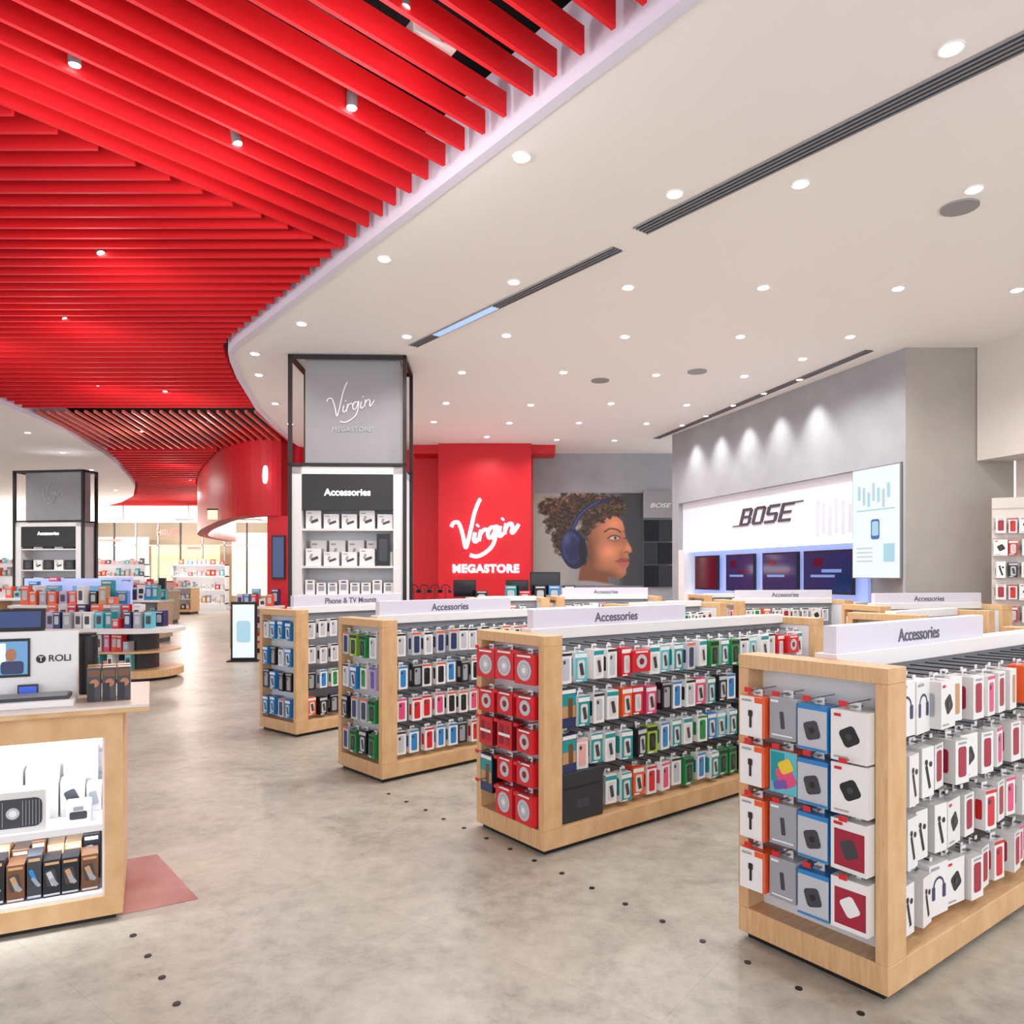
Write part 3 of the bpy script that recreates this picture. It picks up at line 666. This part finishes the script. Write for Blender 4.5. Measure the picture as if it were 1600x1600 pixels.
for i in range(4):
    X, Yp = loc2w(co, ca, .35+.26*i, .32); box_on_shelf(X, Yp, 1.72, .22, .36, .12, ca, 'w')
X, Yp = loc2w(co, ca, 1.28, .045); box_on_shelf(X, Yp, 1.72, .18, .44, .04, ca, 'b')
cu2 = column_unit(-12.2, 18.0, math.radians(-8), 1.9, 2.9, HC-.45, .5)
text('header_lettering', 'Accessories', .12, NEON, cu2, (.95, .0, 2.6), ext=.002)
script_logo('script_logo', .006, .008, C['silver'], cu2, (.95, .11, 3.6))
for z, h in [(2.23,.25),(1.72,.24),(1.33,.2)]:
    for i in range(5):
        X, Yp = loc2w((-12.2,18), math.radians(-8), .32+.28*i, .16); box_on_shelf(X, Yp, z, .22, h, .18, 0, 'w' if i % 2 else 'b')

# ---------------------------------------------------------------- poster (printed portrait as vertex colours)
def make_poster():
    R = 2.0; PW, PH = 172, 145; nx, ny = int(PW*R)+1, int(PH*R)+1
    gx, gy = np.meshgrid(np.arange(nx)/R, np.arange(ny)/R)
    rs = np.random.RandomState(4)
    def blur(m, k, n=2):
        for _ in range(n):
            for ax in (0, 1):
                p = np.pad(m, [(k, k) if a == ax else (0, 0) for a in (0, 1)], mode='edge')
                cs = np.cumsum(p, axis=ax); z = np.zeros_like(np.take(cs, [0], axis=ax)); cs = np.concatenate([z, cs], axis=ax)
                w = 2*k+1; N = m.shape[ax]
                m = (np.take(cs, range(w, w+N), axis=ax)-np.take(cs, range(0, N), axis=ax))/w
        return m
    def pmask(pts, k=1):
        pts = smooth_path(pts+[pts[0]], 4); ins = np.zeros(gx.shape, bool); n = len(pts); j = n-1
        for i in range(n):
            xi, yi = pts[i]; xj, yj = pts[j]
            if yi != yj: ins ^= ((yi > gy) != (yj > gy)) & (gx < (xj-xi)*(gy-yi)/(yj-yi)+xi)
            j = i
        return blur(ins.astype(float), k)
    def ell(cx, cy, rx, ry, rot=0, s=.15):
        dx, dy = gx-cx, gy-cy; a = dx*math.cos(rot)+dy*math.sin(rot); b = -dx*math.sin(rot)+dy*math.cos(rot)
        return np.clip((1-np.sqrt((a/rx)**2+(b/ry)**2))/s, 0, 1)
    def gs(cx, cy, sx, sy): return np.exp(-((gx-cx)/sx)**2-((gy-cy)/sy)**2)
    def stroke(pts, w, s=.6):
        pts = smooth_path(pts, 5); d = np.full(gx.shape, 1e9)
        for (x0, y0), (x1, y1) in zip(pts[:-1], pts[1:]):
            vx, vy = x1-x0, y1-y0; l = vx*vx+vy*vy+1e-9
            t = np.clip(((gx-x0)*vx+(gy-y0)*vy)/l, 0, 1); d = np.minimum(d, np.hypot(gx-x0-t*vx, gy-y0-t*vy))
        return np.clip((w-d)/s, 0, 1)
    img = np.zeros(gx.shape+(3,))
    def paint(m, col):
        nonlocal img
        col = np.array(col, float)
        img = img*(1-m[..., None])+col*m[..., None]
    t = np.clip((gx-50)/90, 0, 1)
    img[:] = (np.array([158, 158, 154.])*(1-t[..., None])+np.array([84, 86, 90.])*t[..., None])
    paint(np.clip((gx-134)/8, 0, 1)*.7, (46, 48, 54))
    paint(pmask([(70,150),(76,112),(96,104),(112,118),(116,150)]), (120, 72, 50))
    paint(pmask([(40,150),(56,140),(80,137),(118,142),(136,150)], 2), (150, 146, 148))
    nz = blur(rs.rand(*gx.shape), 2); nz = (nz-nz.mean())/nz.std()
    nz2 = blur(rs.rand(*gx.shape), 6); nz2 = (nz2-nz2.mean())/nz2.std()
    def hair(ells, thr=.0):
        f = np.full(gx.shape, -9.)
        for cx, cy, rx, ry in ells: f = np.maximum(f, 1-np.sqrt(((gx-cx)/rx)**2+((gy-cy)/ry)**2))
        return np.clip((f+.08*nz+.12*nz2-thr)/.26, 0, 1)
    back = hair([(46,34,32,32),(78,20,48,28),(116,24,30,25),(52,68,20,40),(30,26,22,20)], .04)
    paint(back, (44, 29, 22))
    def curls(mask, n, seed, cols, r0, r1, k=1):
        nonlocal img
        r = np.random.RandomState(seed); acc = np.zeros(gx.shape+(3,)); wt = np.zeros(gx.shape)
        ys, xs = np.where(mask > .45)
        for _ in range(n):
            q = r.randint(len(xs)); cx, cy = xs[q], ys[q]; rad = r.uniform(r0, r1)*R; a0 = r.uniform(0, 6.28); sp = r.uniform(2, 5)
            dark = .62+.45*max(0, min(1, (70-cy/R)/60))
            col = np.array(cols[r.randint(len(cols))], float)*r.uniform(.8, 1.15)*dark
            for s in np.linspace(0, sp, 30):
                x = int(cx+rad*math.cos(a0+s)*(1-s*.08)); y = int(cy+rad*math.sin(a0+s)*(1-s*.08))
                if 0 <= x < nx and 0 <= y < ny: acc[y, x] = col; wt[y, x] = 1
        wb = blur(wt, k, 2); ab = np.stack([blur(acc[..., i], k, 2) for i in range(3)], -1)
        m = np.clip(wb*1.6, 0, .8); img = img*(1-m[..., None])+ab/np.maximum(wb, 1e-4)[..., None]*m[..., None]
    HC_ = [(106,68,46),(150,102,66),(70,46,32),(30,20,16),(190,142,98),(40,26,20),(26,18,16)]
    curls(back, 800, 1, HC_, 1.6, 5.0)
    face = pmask([(84,62),(88,44),(104,33),(124,33),(138,42),(143,54),(144,64),(147,72),(152,82),(155,88),(154,93),(149,96),(151,101),(149,106),(151,110),(148,116),(146,119),(146,126),(139,133),(127,134),(110,128),(94,116),(84,98)])
    paint(face, (176, 112, 80))
    sh = 1+.26*gs(126,48,18,12)+.26*gs(118,92,16,12)+.22*gs(149,86,5,7)+.12*gs(138,124,8,6)-.42*gs(86,95,16,42)-.38*gs(108,130,34,10)-.16*gs(130,74,10,6)-.14*gs(138,98,5,6)-.25*gs(100,40,16,12)-.1*gs(146,74,3,8)
    img = img*(1-face[..., None])+np.clip(img*sh[..., None], 0, 255)*face[..., None]
    paint(stroke([(112,61),(120,56),(130,57),(137,61)], 1.9, 1.4)*.8, (58, 34, 26))
    paint(stroke([(141,60),(144,59)], 1.2, 1.2)*.7, (58, 34, 26))
    paint(ell(127, 70, 9, 5, .05, .6)*.55, (110, 64, 46))
    paint(pmask([(119,71),(124,68),(131,68),(135,71),(131,73),(124,73)], 1)*.85, (210, 194, 186))
    paint(ell(129, 70.5, 2.8, 2.7, 0, .5), (40, 22, 18))
    paint(stroke([(117,71.5),(123,67.4),(131,67),(137,70)], 1.1, .9), (30, 18, 16))
    paint(stroke([(120,74),(127,75),(134,73)], .7, .8)*.5, (80, 44, 34))
    paint(stroke([(143,71),(146,70.5)], 1.3, 1)*.8, (40, 24, 20))
    paint(stroke([(139,64),(141,74),(143,84)], 2.2, 3)*.25, (110, 64, 46))
    paint(stroke([(144,93),(148,92),(150,94)], 1.3, 1)*.8, (92, 48, 36))
    paint(stroke([(139,89),(138,93),(141,96)], .9, 1.2)*.6, (110, 62, 46))
    paint(pmask([(129,107),(136,103),(143,101.5),(146,102.5),(150,103),(151,106),(142,108)], 1)*.9, (142, 66, 62))
    paint(pmask([(129,107),(142,108),(150,107),(149,112),(144,116),(136,114)], 1)*.9, (176, 88, 82))
    paint(stroke([(128,107),(140,108),(150,106.5)], .6, .7), (80, 34, 32))
    fr = hair([(94,33,28,17),(122,26,26,12),(84,52,10,24)], .05); paint(fr*.9, (40, 27, 20)); curls(fr, 380, 2, HC_, 1.2, 4.)
    paint(stroke([(60,64),(68,42),(84,24),(104,14),(118,12)], 4.0, 1.4), (28, 34, 72)); paint(stroke([(61,60),(70,40),(85,24),(104,13)], 1.2, 1), (74, 86, 142))
    paint(ell(64, 88, 21, 32, -.12, .06), (24, 29, 64)); paint(ell(60, 86, 16, 27, -.12, .14), (50, 60, 110)); paint(ell(62, 88, 14, 24, -.12, .35), (30, 36, 78))
    paint(gs(54, 74, 5, 10)*.4, (120, 132, 186)); paint(ell(78, 92, 8, 24, -.12, .3)*.8, (14, 16, 36))
    img = np.clip(img, 0, 255)/255
    S = .01574
    verts = np.stack([gx.ravel()*S, np.zeros(gx.size), (PH-gy.ravel())*S], 1)
    idx = np.arange(nx*ny).reshape(ny, nx)
    f = np.stack([idx[:-1, :-1].ravel(), idx[1:, :-1].ravel(), idx[1:, 1:].ravel(), idx[:-1, 1:].ravel()], 1)
    me = bpy.data.meshes.new('printed_picture'); me.from_pydata(verts.tolist(), [], f.tolist())
    ca_ = me.color_attributes.new('print', 'FLOAT_COLOR', 'POINT')
    li = np.where(img <= .04045, img/12.92, ((img+.055)/1.055)**2.4).reshape(-1, 3)
    ca_.data.foreach_set('color', np.concatenate([li, np.ones((len(li), 1))], 1).astype(np.float32).ravel())
    m = bpy.data.materials.new('poster_print'); m.use_nodes = True; nt = m.node_tree
    at = nt.nodes.new('ShaderNodeVertexColor'); at.layer_name = 'print'
    nt.links.new(at.outputs['Color'], nt.nodes['Principled BSDF'].inputs['Base Color']); nt.nodes['Principled BSDF'].inputs['Roughness'].default_value = .5
    me.materials.append(m)
    return me
e = thing('wall_poster', 'large wall poster of person with curly hair wearing navy headphones', 'poster', (.52, 18.17, 1.333))
po = bpy.data.objects.new('printed_picture', make_poster()); COL.objects.link(po); po.parent = e; po.location = (0, -.006, 0)
S = .01574
MB().box(0, 172*S, .0, .02, 0, 145*S, DGREY).obj('backing_board', e)
e = thing('dark_display_panel', 'black glossy wall panels beside the poster', 'wall panel', (3.23, 18.12, 1.25))
b = MB()
for i in range(2):
    for j in range(3): b.box(.02+.36*i, .36+.36*i, 0, .075, .05+.56*j, .58+.56*j, M('panel_blk%d' % ((i+j) % 2), ['#1d1f24', '#34363c'][(i+j) % 2], .2))
b.obj('panels', e)
MB().box(0, .75, -.02, .075, 1.75, 2.42, GREYP).obj('upper_board', e); text('lettering', 'BOSE', .15, C['white'], e, (.4, -.03, 2.05), shear=.3, sx=1.4, bold=.003)

# ---------------------------------------------------------------- audio shop front
e = thing('audio_shop_front', 'white lit shop front with dark glass windows', 'shop front', (3.44, 15.8, 0), BA)
MB().box(.27, 5.38, .1, .3, 2.12, 3.1, M('fascia_white', '#e0e0e8', .4, var=.03, scale=.7, emit='#f4f4ff', es=.12)).obj('fascia', e)
MB().box(.27, .5, .0, .3, 0, 2.12, WHITE).obj('side_jamb', e)
MB().box(.5, 5.38, .03, .3, 0, 1.2, WHITE).obj('counter_base', e)
MB().box(.5, 5.38, .25, .3, 1.2, 2.12, M('win_lav', '#8088b4', .3, emit='#9fb4f4', es=.7)).obj('window_back', e)
MB().box(.5, 5.38, .08, .1, 2.07, 2.12, M('led_blue', '#ffffff', .4, emit='#d8e6ff', es=2.5)).obj('led_strip', e)
BT = M('bose_txt', '#44444f', .3)
def slab_logo(x0, z0, cw, ch, gap, sl_, y, par):
    m = MB()
    def ptx(px_, pz_, ox): return (ox+px_*cw+sl_*pz_*ch, z0+pz_*ch)
    def bar(ox, a0, b0, a1, b1):
        q = [ptx(a0,b0,ox), ptx(a1,b0,ox), ptx(a1,b1,ox), ptx(a0,b1,ox)]
        n = len(m.v)
        for yy in (y-.005, y+.015): m.v += [(p[0], yy, p[1]) for p in q]
        for f in [(0,1,2,3),(7,6,5,4),(0,4,5,1),(1,5,6,2),(2,6,7,3),(3,7,4,0)]: m.f.append(tuple(n+i for i in f)); m.m.append(m.mi(BT))
    t = .15; k = .22
    ox = x0
    bar(ox, 0, 0, k, 1); bar(ox, k, 0, .86, t); bar(ox, k, .43, .86, .57); bar(ox, k, 1-t, .84, 1); bar(ox, 1-k, t*.6, 1, .46); bar(ox, .97-k, .54, .97, 1-t*.6)
    bar(ox, -.65, 0, 0, .06)
    ox += cw+gap
    bar(ox, 0, .08, k, .92); bar(ox, 1-k, .08, 1, .92); bar(ox, .12, 0, .88, t); bar(ox, .12, 1-t, .88, 1)
    ox += cw+gap
    bar(ox, 0, 0, .88, t); bar(ox, .12, 1-t, 1, 1); bar(ox, .1, .43, .9, .57); bar(ox, 1-k, .08, 1, .5); bar(ox, 0, .5, k, .92)
    ox += cw+gap
    bar(ox, 0, 0, k, 1); bar(ox, k, 0, 1, t); bar(ox, k, .43, .9, .57); bar(ox, k, 1-t, 1, 1); bar(ox, 1, .94, 1.65, 1)
    return m.obj('lettering', par)
slab_logo(2.36, 2.49, .32, .31, .06, .42, .085, e)
REFL = M('fascia_reflection', '#c8cad6', .4, var=.02)  # pale stripes painted on the fascia as a reflection
b = MB()
for i in range(6): b.box(4.45+.14*i, 4.52+.14*i, .094, .1, 2.2+.03*(i % 2), 2.75-.05*(i % 3), REFL)
b.obj('reflection_strips', e)
TVS = M('tv_blue', '#0e1122', .1, emit='#24407c', es=.45); TVR = M('tv_red', '#160810', .1, emit='#7a1c34', es=.45); TVL = M('tv_light', '#203050', .1, emit='#88a4e0', es=.8)
for i, (a, b2) in enumerate([(.7,1.55),(1.85,2.75),(3.0,3.95),(4.1,5.2)]):
    s_ = thing('wall_television', 'flat black television screen in the shop window', 'television', (*loc2w((3.44,15.8), BA, (a+b2)/2, .16), 1.3), BA, 'televisions in the shop window')
    wd = b2-a
    MB().box(-wd/2, wd/2, -.02, .03, 0, .68, BLACK).obj('bezel', s_)
    tv = MB().rect(0, .34, wd-.05, .62, -.022, TVR if i == 0 else TVS)
    if i > 0: tv.rect(-.1, .28, wd*.5, .04, -.024, TVL).rect(.1, .36, wd*.4, .05, -.024, TVL if i == 3 else TVR).rect(-.2, .5, wd*.2, .12, -.024, TVR)  # colour patches painted on as reflections in the dark screens
    tv.obj('screen', s_)
e = thing('digital_signage_screen', 'tall bright white information screen in thin frame', 'screen', (*loc2w((3.44,15.8), BA, 5.83, -.03), 1.55), BA)
MB().box(-.44, .44, 0, .03, 0, 1.54, MGREY).obj('frame', e)
mb = MB().rect(0, .77, .86, 1.52, -.002, SCRW)
UI = M('ui_blue', '#303840', .3, emit='#b4dcec', es=.9); UI2 = M('ui_grey', '#383c40', .3, emit='#c8d8de', es=.9); UI3 = M('ui_navy', '#182848', .3, emit='#4c74bc', es=.8)
for i in range(7): mb.rect(-.3+.09*i, 1.2-.05*(i % 3), .05, .2+.05*(i % 2), -.004, UI2 if i % 2 else UI)
mb.rect(0, .95, .7, .02, -.004, UI); mb.rrect(0, .68, .16, .28, -.004, UI3); mb.rrect(0, .69, .12, .2, -.005, UI)
for i in range(4): mb.rect(-.2, .42-.06*i, .3, .02, -.004, UI2)
mb.rect(.25, .35, .2, .25, -.004, UI)
mb.obj('screen', e)
for x in (1.0, 1.9, 2.8, 3.7, 4.6):
    X, Yp = loc2w((3.44,15.8), BA, x, -.32)
    d = thing('recessed_downlight', 'wall-washing recessed downlight above the shop front', 'light', (X, Yp, HC), group='recessed ceiling downlights')
    MB().cyl((0,0,-.01), .06, .01, WHITE, n=18).obj('trim_ring', d); MB().cyl((0,0,-.013), .04, .003, GLOW, n=16).obj('lens', d)
    ld = bpy.data.lights.new('lamp', 'SPOT'); ld.energy = 100; ld.spot_size = math.radians(70); ld.spot_blend = 1.0; ld.shadow_soft_size = .05; ld.color = (1,.97,.94)
    lo = bpy.data.objects.new('lamp', ld); COL.objects.link(lo); lo.parent = d; lo.location = (0,0,-.05); lo.rotation_euler = (0, math.radians(-10), BA+math.pi/2)

# ---------------------------------------------------------------- wall display at far right
e = thing('wall_display_stand', 'tall beige slatted stand hung with boxes', 'display stand', (5.95, 9.12, 0), math.radians(-25))
s = MB().box(0, .8, 0, .04, 0, 2.55, BEIGE)
for i in range(20): s.box(0, .8, -.012, 0, .1+i*.122, .2+i*.122, BEIGE)
s.obj('slat_board', e)
for r, z in enumerate([2.2,1.93,1.66,1.39,1.12]):
    for i in range(6):
        k = ['redside','case_red','whitebat','pk_red','earph','pk_black'][(i+r*2) % 6]
        place(k, 5.95, 9.12, math.radians(-25), .07+.132*i, -.02-KIT[k]['d']/2, z, False, False, 'boxes on the wall stand', False)

# ---------------------------------------------------------------- tables and goods
def table(x, y, w, d, h, rot, lab, mat=WHITE, rnd=0):
    e = thing('display_table', lab, 'table', (x, y, 0), rot, 'low display tables')
    MB().box(.04, w-.04, .04, d-.04, 0, .1, BLACK).obj('kick_base', e)
    MB().box(0, w, 0, d, .1, .2, WOOD).obj('plinth', e)
    g = MB().box(0, .04, 0, d, .2, h-.05, WOOD).box(w-.04, w, 0, d, .2, h-.05, WOOD).box(.04, w-.04, d/2-.02, d/2+.02, .2, h-.05, SLAT).box(.04, w-.04, .03, d-.03, h*.55, h*.55+.025, WHITE)
    g.obj('body', e)
    MB().box(-.03, w+.03, -.03, d+.03, h-.05, h, mat).obj('tabletop', e, bevel=.005)
    return e
table(-2.2, 13.6, 3.6, .7, 1.05, 0, 'long white cash counter in front of the red wall')
def monitor(x, y, z, rot, s=1):
    e = thing('computer_monitor', 'black flat monitor on a small stand', 'monitor', (x, y, z), rot, 'monitors on counters')
    MB().box(-.12*s, .12*s, -.08, .08, 0, .015, BLACK).box(-.02, .02, -.01, .02, .015, .2*s, BLACK).obj('stand', e)
    MB().box(-.24*s, .24*s, -.03, -.005, .14*s, .5*s, BLACK).rect(0, .32*s, .44*s, .32*s, -.032, GLASSD).obj('screen', e)
monitor(.62, 13.9, 1.05, .1, 1.2); monitor(-.9, 13.95, 1.05, .2, .9); monitor(.1, 13.9, 1.05, -.1, .9)
def hp_stand(x, y, z):
    e = thing('headphone_stand', 'black headphones hung on a stand', 'headphones', (x, y, z), 0, 'headphones on stands')
    MB().cyl((0,0,0), .06, .015, BLACK).cyl((0,0,.015), .008, .3, BLACK, n=8).obj('stand', e)
    MB().ring(0, .28, .07, .09, 0, BLACK, 0, 180).cyl((-.08,-.025,.24), .035, .05, BLACK, 'y').cyl((.08,-.025,.24), .035, .05, BLACK, 'y').obj('headphones', e)
for i in range(5): hp_stand(-2.05+.2*i, 13.85, 1.05)
table(3.0, 14.2, .9, .5, 1.1, math.radians(-73), 'white side table near the shop front')
stuff = MB()
def goods(x0, x1, y, z, n, rot=0, hmin=.12, hmax=.3, grp='goods on the display tables', seed=0, st=False):
    r = random.Random(seed)
    for i in range(n):
        col = r.choice(['white','white','offwhite','black','blue','red','cyan','orange','grey','tan','navy','lilac','teal','pink']); w = (x1-x0)/n*.78; h = r.uniform(hmin, hmax)
        if st:
            col = r.choice(['white','white','offwhite','peach','silver','red','cyan','tan','lilac','orange','grey','dgrey'])
            xc = x0+(x1-x0)*(i+.5)/n; stuff.box(xc-w/2, xc+w/2, y-.07, y+.07, z, z+h, C[col]); stuff.rect(xc, z+h*.5, w*.6, h*.5, y-.073, C['grey' if col in ('white','offwhite') else 'offwhite']); continue
        kk = ('good', col, round(w, 2), round(h, 1)); h = round(h, 1)+.05
        if kk not in KIT:
            KIT[kk] = MB().box(-w/2, w/2, -.07, .07, 0, h, C[col]).rrect(0, h/2, w*.6, h*.5, -.072, C['dgrey' if col in ('white','offwhite','cyan','lilac') else 'silver']).rect(0, h*.9, w*.8, h*.08, -.072, C['offwhite']).mesh('product_box')
        o = bpy.data.objects.new('product_box', KIT[kk]); COL.objects.link(o); o.location = (x0+(x1-x0)*(i+.5)/n, y+r.uniform(-.05, .05), z); o.rotation_euler = (0, 0, r.uniform(-.2, .2))
        tag(o, '%s product box with printed front on a display table' % col, 'box', grp)
goods(-.7, 1.2, 13.78, 1.05, 7, seed=4)
e = thing('floor_standing_screen', 'slim lit advertising screen in black frame standing on floor', 'screen', (-5.18, 13.55, 0), .1)
MB().box(0, .46, 0, .08, .0, 1.1, BLACK).obj('frame', e, bevel=.006); MB().rect(.23, .56, .39, .98, -.002, SCRW).rrect(.23,.55,.25,.4,-.004,UI).obj('screen', e)
MB().box(-.05, .51, -.1, .18, 0, .02, BLACK).obj('foot', e)
e = thing('display_table', 'rounded maple display table with shelves of gadgets', 'table', (-7.9, 10.9, 0), 0, 'low display tables')
def rounded(x0, x1, y0, y1, r, n=8):
    pts = [(x0, y0)]
    for i in range(n+1):
        a = -math.pi/2+math.pi/2*i/n; pts.append((x1-r+r*math.cos(a), y0+r+r*math.sin(a)))
    for i in range(n+1):
        a = math.pi/2*i/n; pts.append((x1-r+r*math.cos(a), y1-r+r*math.sin(a)))
    pts.append((x0, y1)); return pts
MB().prism(rounded(.05, 2.6, .05, 1.15, .5), 0, .05, BLACK).obj('kick_base', e)
MB().prism(rounded(0, 2.7, 0, 1.2, .55), .05, .16, WOOD).obj('plinth', e)
MB().prism(rounded(0, 2.35, .3, .9, .28), .16, .72, DGREY).obj('core', e)
MB().prism(rounded(0, 2.66, .02, 1.18, .54), .42, .45, WOOD).obj('shelf', e)
MB().prism(rounded(0, 2.72, -.02, 1.22, .56), .72, .78, WHITE).obj('tabletop', e)
goods(-6.6, -5.7, 11.08, .16, 8, seed=1, hmax=.2); goods(-6.6, -5.7, 11.08, .45, 8, seed=2, hmax=.2); goods(-7.6, -5.5, 11.3, .78, 14, seed=3, hmax=.25); goods(-7.6, -5.5, 11.75, .78, 12, seed=33, hmax=.35)
for (x, y, w, d, h, sd) in [(-9.0,13.2,1.9,.8,1.05,11),(-10.9,15.6,2.2,.8,1.1,12),(-9.9,17.3,1.6,.7,1.0,13),(-13.6,20.8,2.6,.8,1.1,14),(-11.8,19.6,1.8,.8,1.0,15),(-13.4,24,2.2,.8,1.1,16),(-17,25,3,.8,1.1,17),(-14.9,29.6,2,.8,1.1,19),(-5.75,15.0,.9,.6,.95,20)]:
    table(x, y, w, d, h, 0, 'white topped display table with colourful gadgets', WHITE)
    far = y > 23
    goods(x+.05, x+w-.05, y+.2, h, max(5, int(w/.19)), seed=sd, hmax=.28, st=far)
    goods(x+.05, x+w-.05, y+.55, h, max(4, int(w/.24)), seed=sd+80, hmax=.36, st=far)
    goods(x+.1, x+w-.1, y+.16, h*.55+.025, max(3, int(w/.2)), seed=sd+50, hmax=.25, st=far)
    goods(x+.1, x+w-.1, y+.16, .2, max(3, int(w/.2)), seed=sd+60, hmax=.25, st=True)
    if sd in (11, 12, 14):
        l = thing('lightbox_header', 'pale blue lit header board above the table goods', 'sign', (x+.1, y+.7, h))
        MB().box(0, w-.2, 0, .06, 0, .42, M('pale_blue', '#9098c0', .4, emit='#b4c4f8', es=.6)).obj('board', l); MB().rect((w-.2)/2, .25, .5, .18, -.002, SCRB).obj('picture', l)
for x, y, z in [(-8.4,13.5,1.05),(-7.6,13.5,1.05)]:
    o = thing('laptop', 'open dark laptop on display table', 'laptop', (x, y, z), 0, 'laptops on display tables')
    MB().box(-.17, .17, -.12, .12, 0, .015, DGREY).obj('keyboard_base', o); MB().box(-.17, .17, .1, .11, .015, .24, BLACK).rect(0,.13,.3,.18,.098,SCRB).obj('lid', o)
o = thing('totem_sign', 'slim tall black totem on the floor', 'sign', (-11.0, 22.9, 0)); MB().box(0, .2, 0, .12, 0, 1.5, BLACK).obj('body', o); MB().box(-.05, .25, -.05, .17, 0, .03, DGREY).obj('foot', o)
o = thing('wall_screen', 'dark portrait screen mounted on the red pier', 'screen', (-5.5, 16.84, 1.5)); MB().box(0, .3, 0, .05, 0, 1.0, BLACK).obj('frame', o); MB().rect(.15,.5,.25,.92,-.002,M('scr_dim','#10182c',.2,emit='#3a5a90',es=.6)).obj('screen', o)
o = thing('round_wall_sign', 'round glowing white blade sign projecting from red bulkhead', 'sign', (-5.55, 16.55, 3.85), math.radians(30)); MB().cyl((-.02,0,0), .2, .04, NEON, 'x', 28).obj('disc', o); MB().box(-.01,.01,.16,.42,-.02,.02,STEEL).obj('bracket', o)
o = thing('lit_sign', 'small lit yellow-white sign under the bulkhead', 'sign', (-7.4, 17.9, 2.95)); MB().box(0, .22, 0, .05, 0, .22, M('sign_y', '#ffe9a0', .4, emit='#ffe6a0', es=1.5)).obj('lightbox', o); MB().box(-.02,.24,.01,.04,.22,.26,BLACK).obj('bracket', o)

# far shop fronts
e = thing('far_shop_front', 'distant lit shop front with dark mullions', 'shop front', (-21, 33.2, 0))
mb = MB()
for i in range(11): mb.box(i*1.0, i*1.0+.05, 0, .1, 0, 3.95, DGREY if i % 3 == 0 else MGREY)
mb.box(0, 10.1, 0, .1, 2.9, 2.95, MGREY); mb.obj('mullions', e)
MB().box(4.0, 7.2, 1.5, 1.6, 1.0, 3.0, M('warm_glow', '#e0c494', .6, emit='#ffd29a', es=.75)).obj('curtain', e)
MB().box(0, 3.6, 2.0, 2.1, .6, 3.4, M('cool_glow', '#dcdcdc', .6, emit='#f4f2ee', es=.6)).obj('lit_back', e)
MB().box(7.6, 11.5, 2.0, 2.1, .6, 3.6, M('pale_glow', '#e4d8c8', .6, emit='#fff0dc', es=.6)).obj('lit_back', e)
text('neon_lettering', 'HOUSE', .3, NEONR, e, (5.5, -.1, 3.5), bold=.015, ext=.02)
MB().box(6.4, 7.0, -.12, -.08, 2.75, 2.85, NEONR).box(2.3, 3.4, -.12, -.08, 3.1, 3.2, NEONR).obj('neon_bar', e)
for i in range(4):  # panels and their lamps are added to brighten the far shops
    l = thing('added_light_panel', 'added square light panel brightening the far shops', 'light', (-19.5+2.8*i, 31.6, 3.9), 0, 'added far light panels')
    MB().box(-.4, .4, -.4, .4, 0, .06, WHITE).obj('frame', l); MB().box(-.36, .36, -.36, .36, -.01, 0, GLOW).obj('panel', l)
    MB().box(-.01, .01, -.01, .01, .06, 1.6, BLACK).obj('cable', l)
    ld = bpy.data.lights.new('lamp', 'POINT'); ld.energy = 260; ld.shadow_soft_size = .2; ld.color = (1, .94, .86)
    lo = bpy.data.objects.new('lamp', ld); COL.objects.link(lo); lo.parent = l; lo.location = (0, 0, -.3)
for xj, yj in [(-20.6,28.6),(-17.85,31.0),(-20.9,32.2),(-15.0,32.4),(-20.4,25.2)]:
    o = thing('far_shelf_unit', 'white shelf unit filled with small goods', 'shelf', (xj, yj, 0), 0, 'far shelf units')
    mb = MB()
    for z in (.3, .9, 1.5, 2.0): mb.box(0, 2.4, 0, .4, z, z+.05, WHITE)
    mb.box(0, .05, 0, .4, 0, 2.05, WHITE); mb.box(2.35, 2.4, 0, .4, 0, 2.05, WHITE); mb.box(0, 2.4, .36, .4, 0, 2.05, M('shelf_back_glow', '#e8e8ec', .5, emit='#ffffff', es=.35)); mb.obj('shelves', o)  # back panel given its own glow to look lit
    for q, z in enumerate((.35, .95, 1.55, 2.05)): goods(xj+.1, xj+2.3, yj+.15, z, 11, seed=int(xj*-10)+q, hmin=.12, hmax=.36 if z < 2 else .25, st=True)
so = stuff.obj('product_box'); so['kind'] = 'stuff'; tag(so, 'dense rows of colourful small product boxes on distant shelves', 'box')

# ---------------------------------------------------------------- light, camera
wd = bpy.data.worlds.new('World'); scene.world = wd; wd.use_nodes = True
bg = wd.node_tree.nodes['Background']; bg.inputs[0].default_value = (.95, .96, 1, 1); bg.inputs[1].default_value = 2.15
cam = bpy.data.cameras.new('camera'); co_ = bpy.data.objects.new('camera', cam); COL.objects.link(co_)
cam.sensor_width = 36; cam.lens = 36*1150/1600; cam.shift_y = 98/1600; cam.clip_end = 200
co_.location = (0, 0, 1.6); co_.rotation_euler = (math.pi/2, 0, 0)
scene.camera = co_
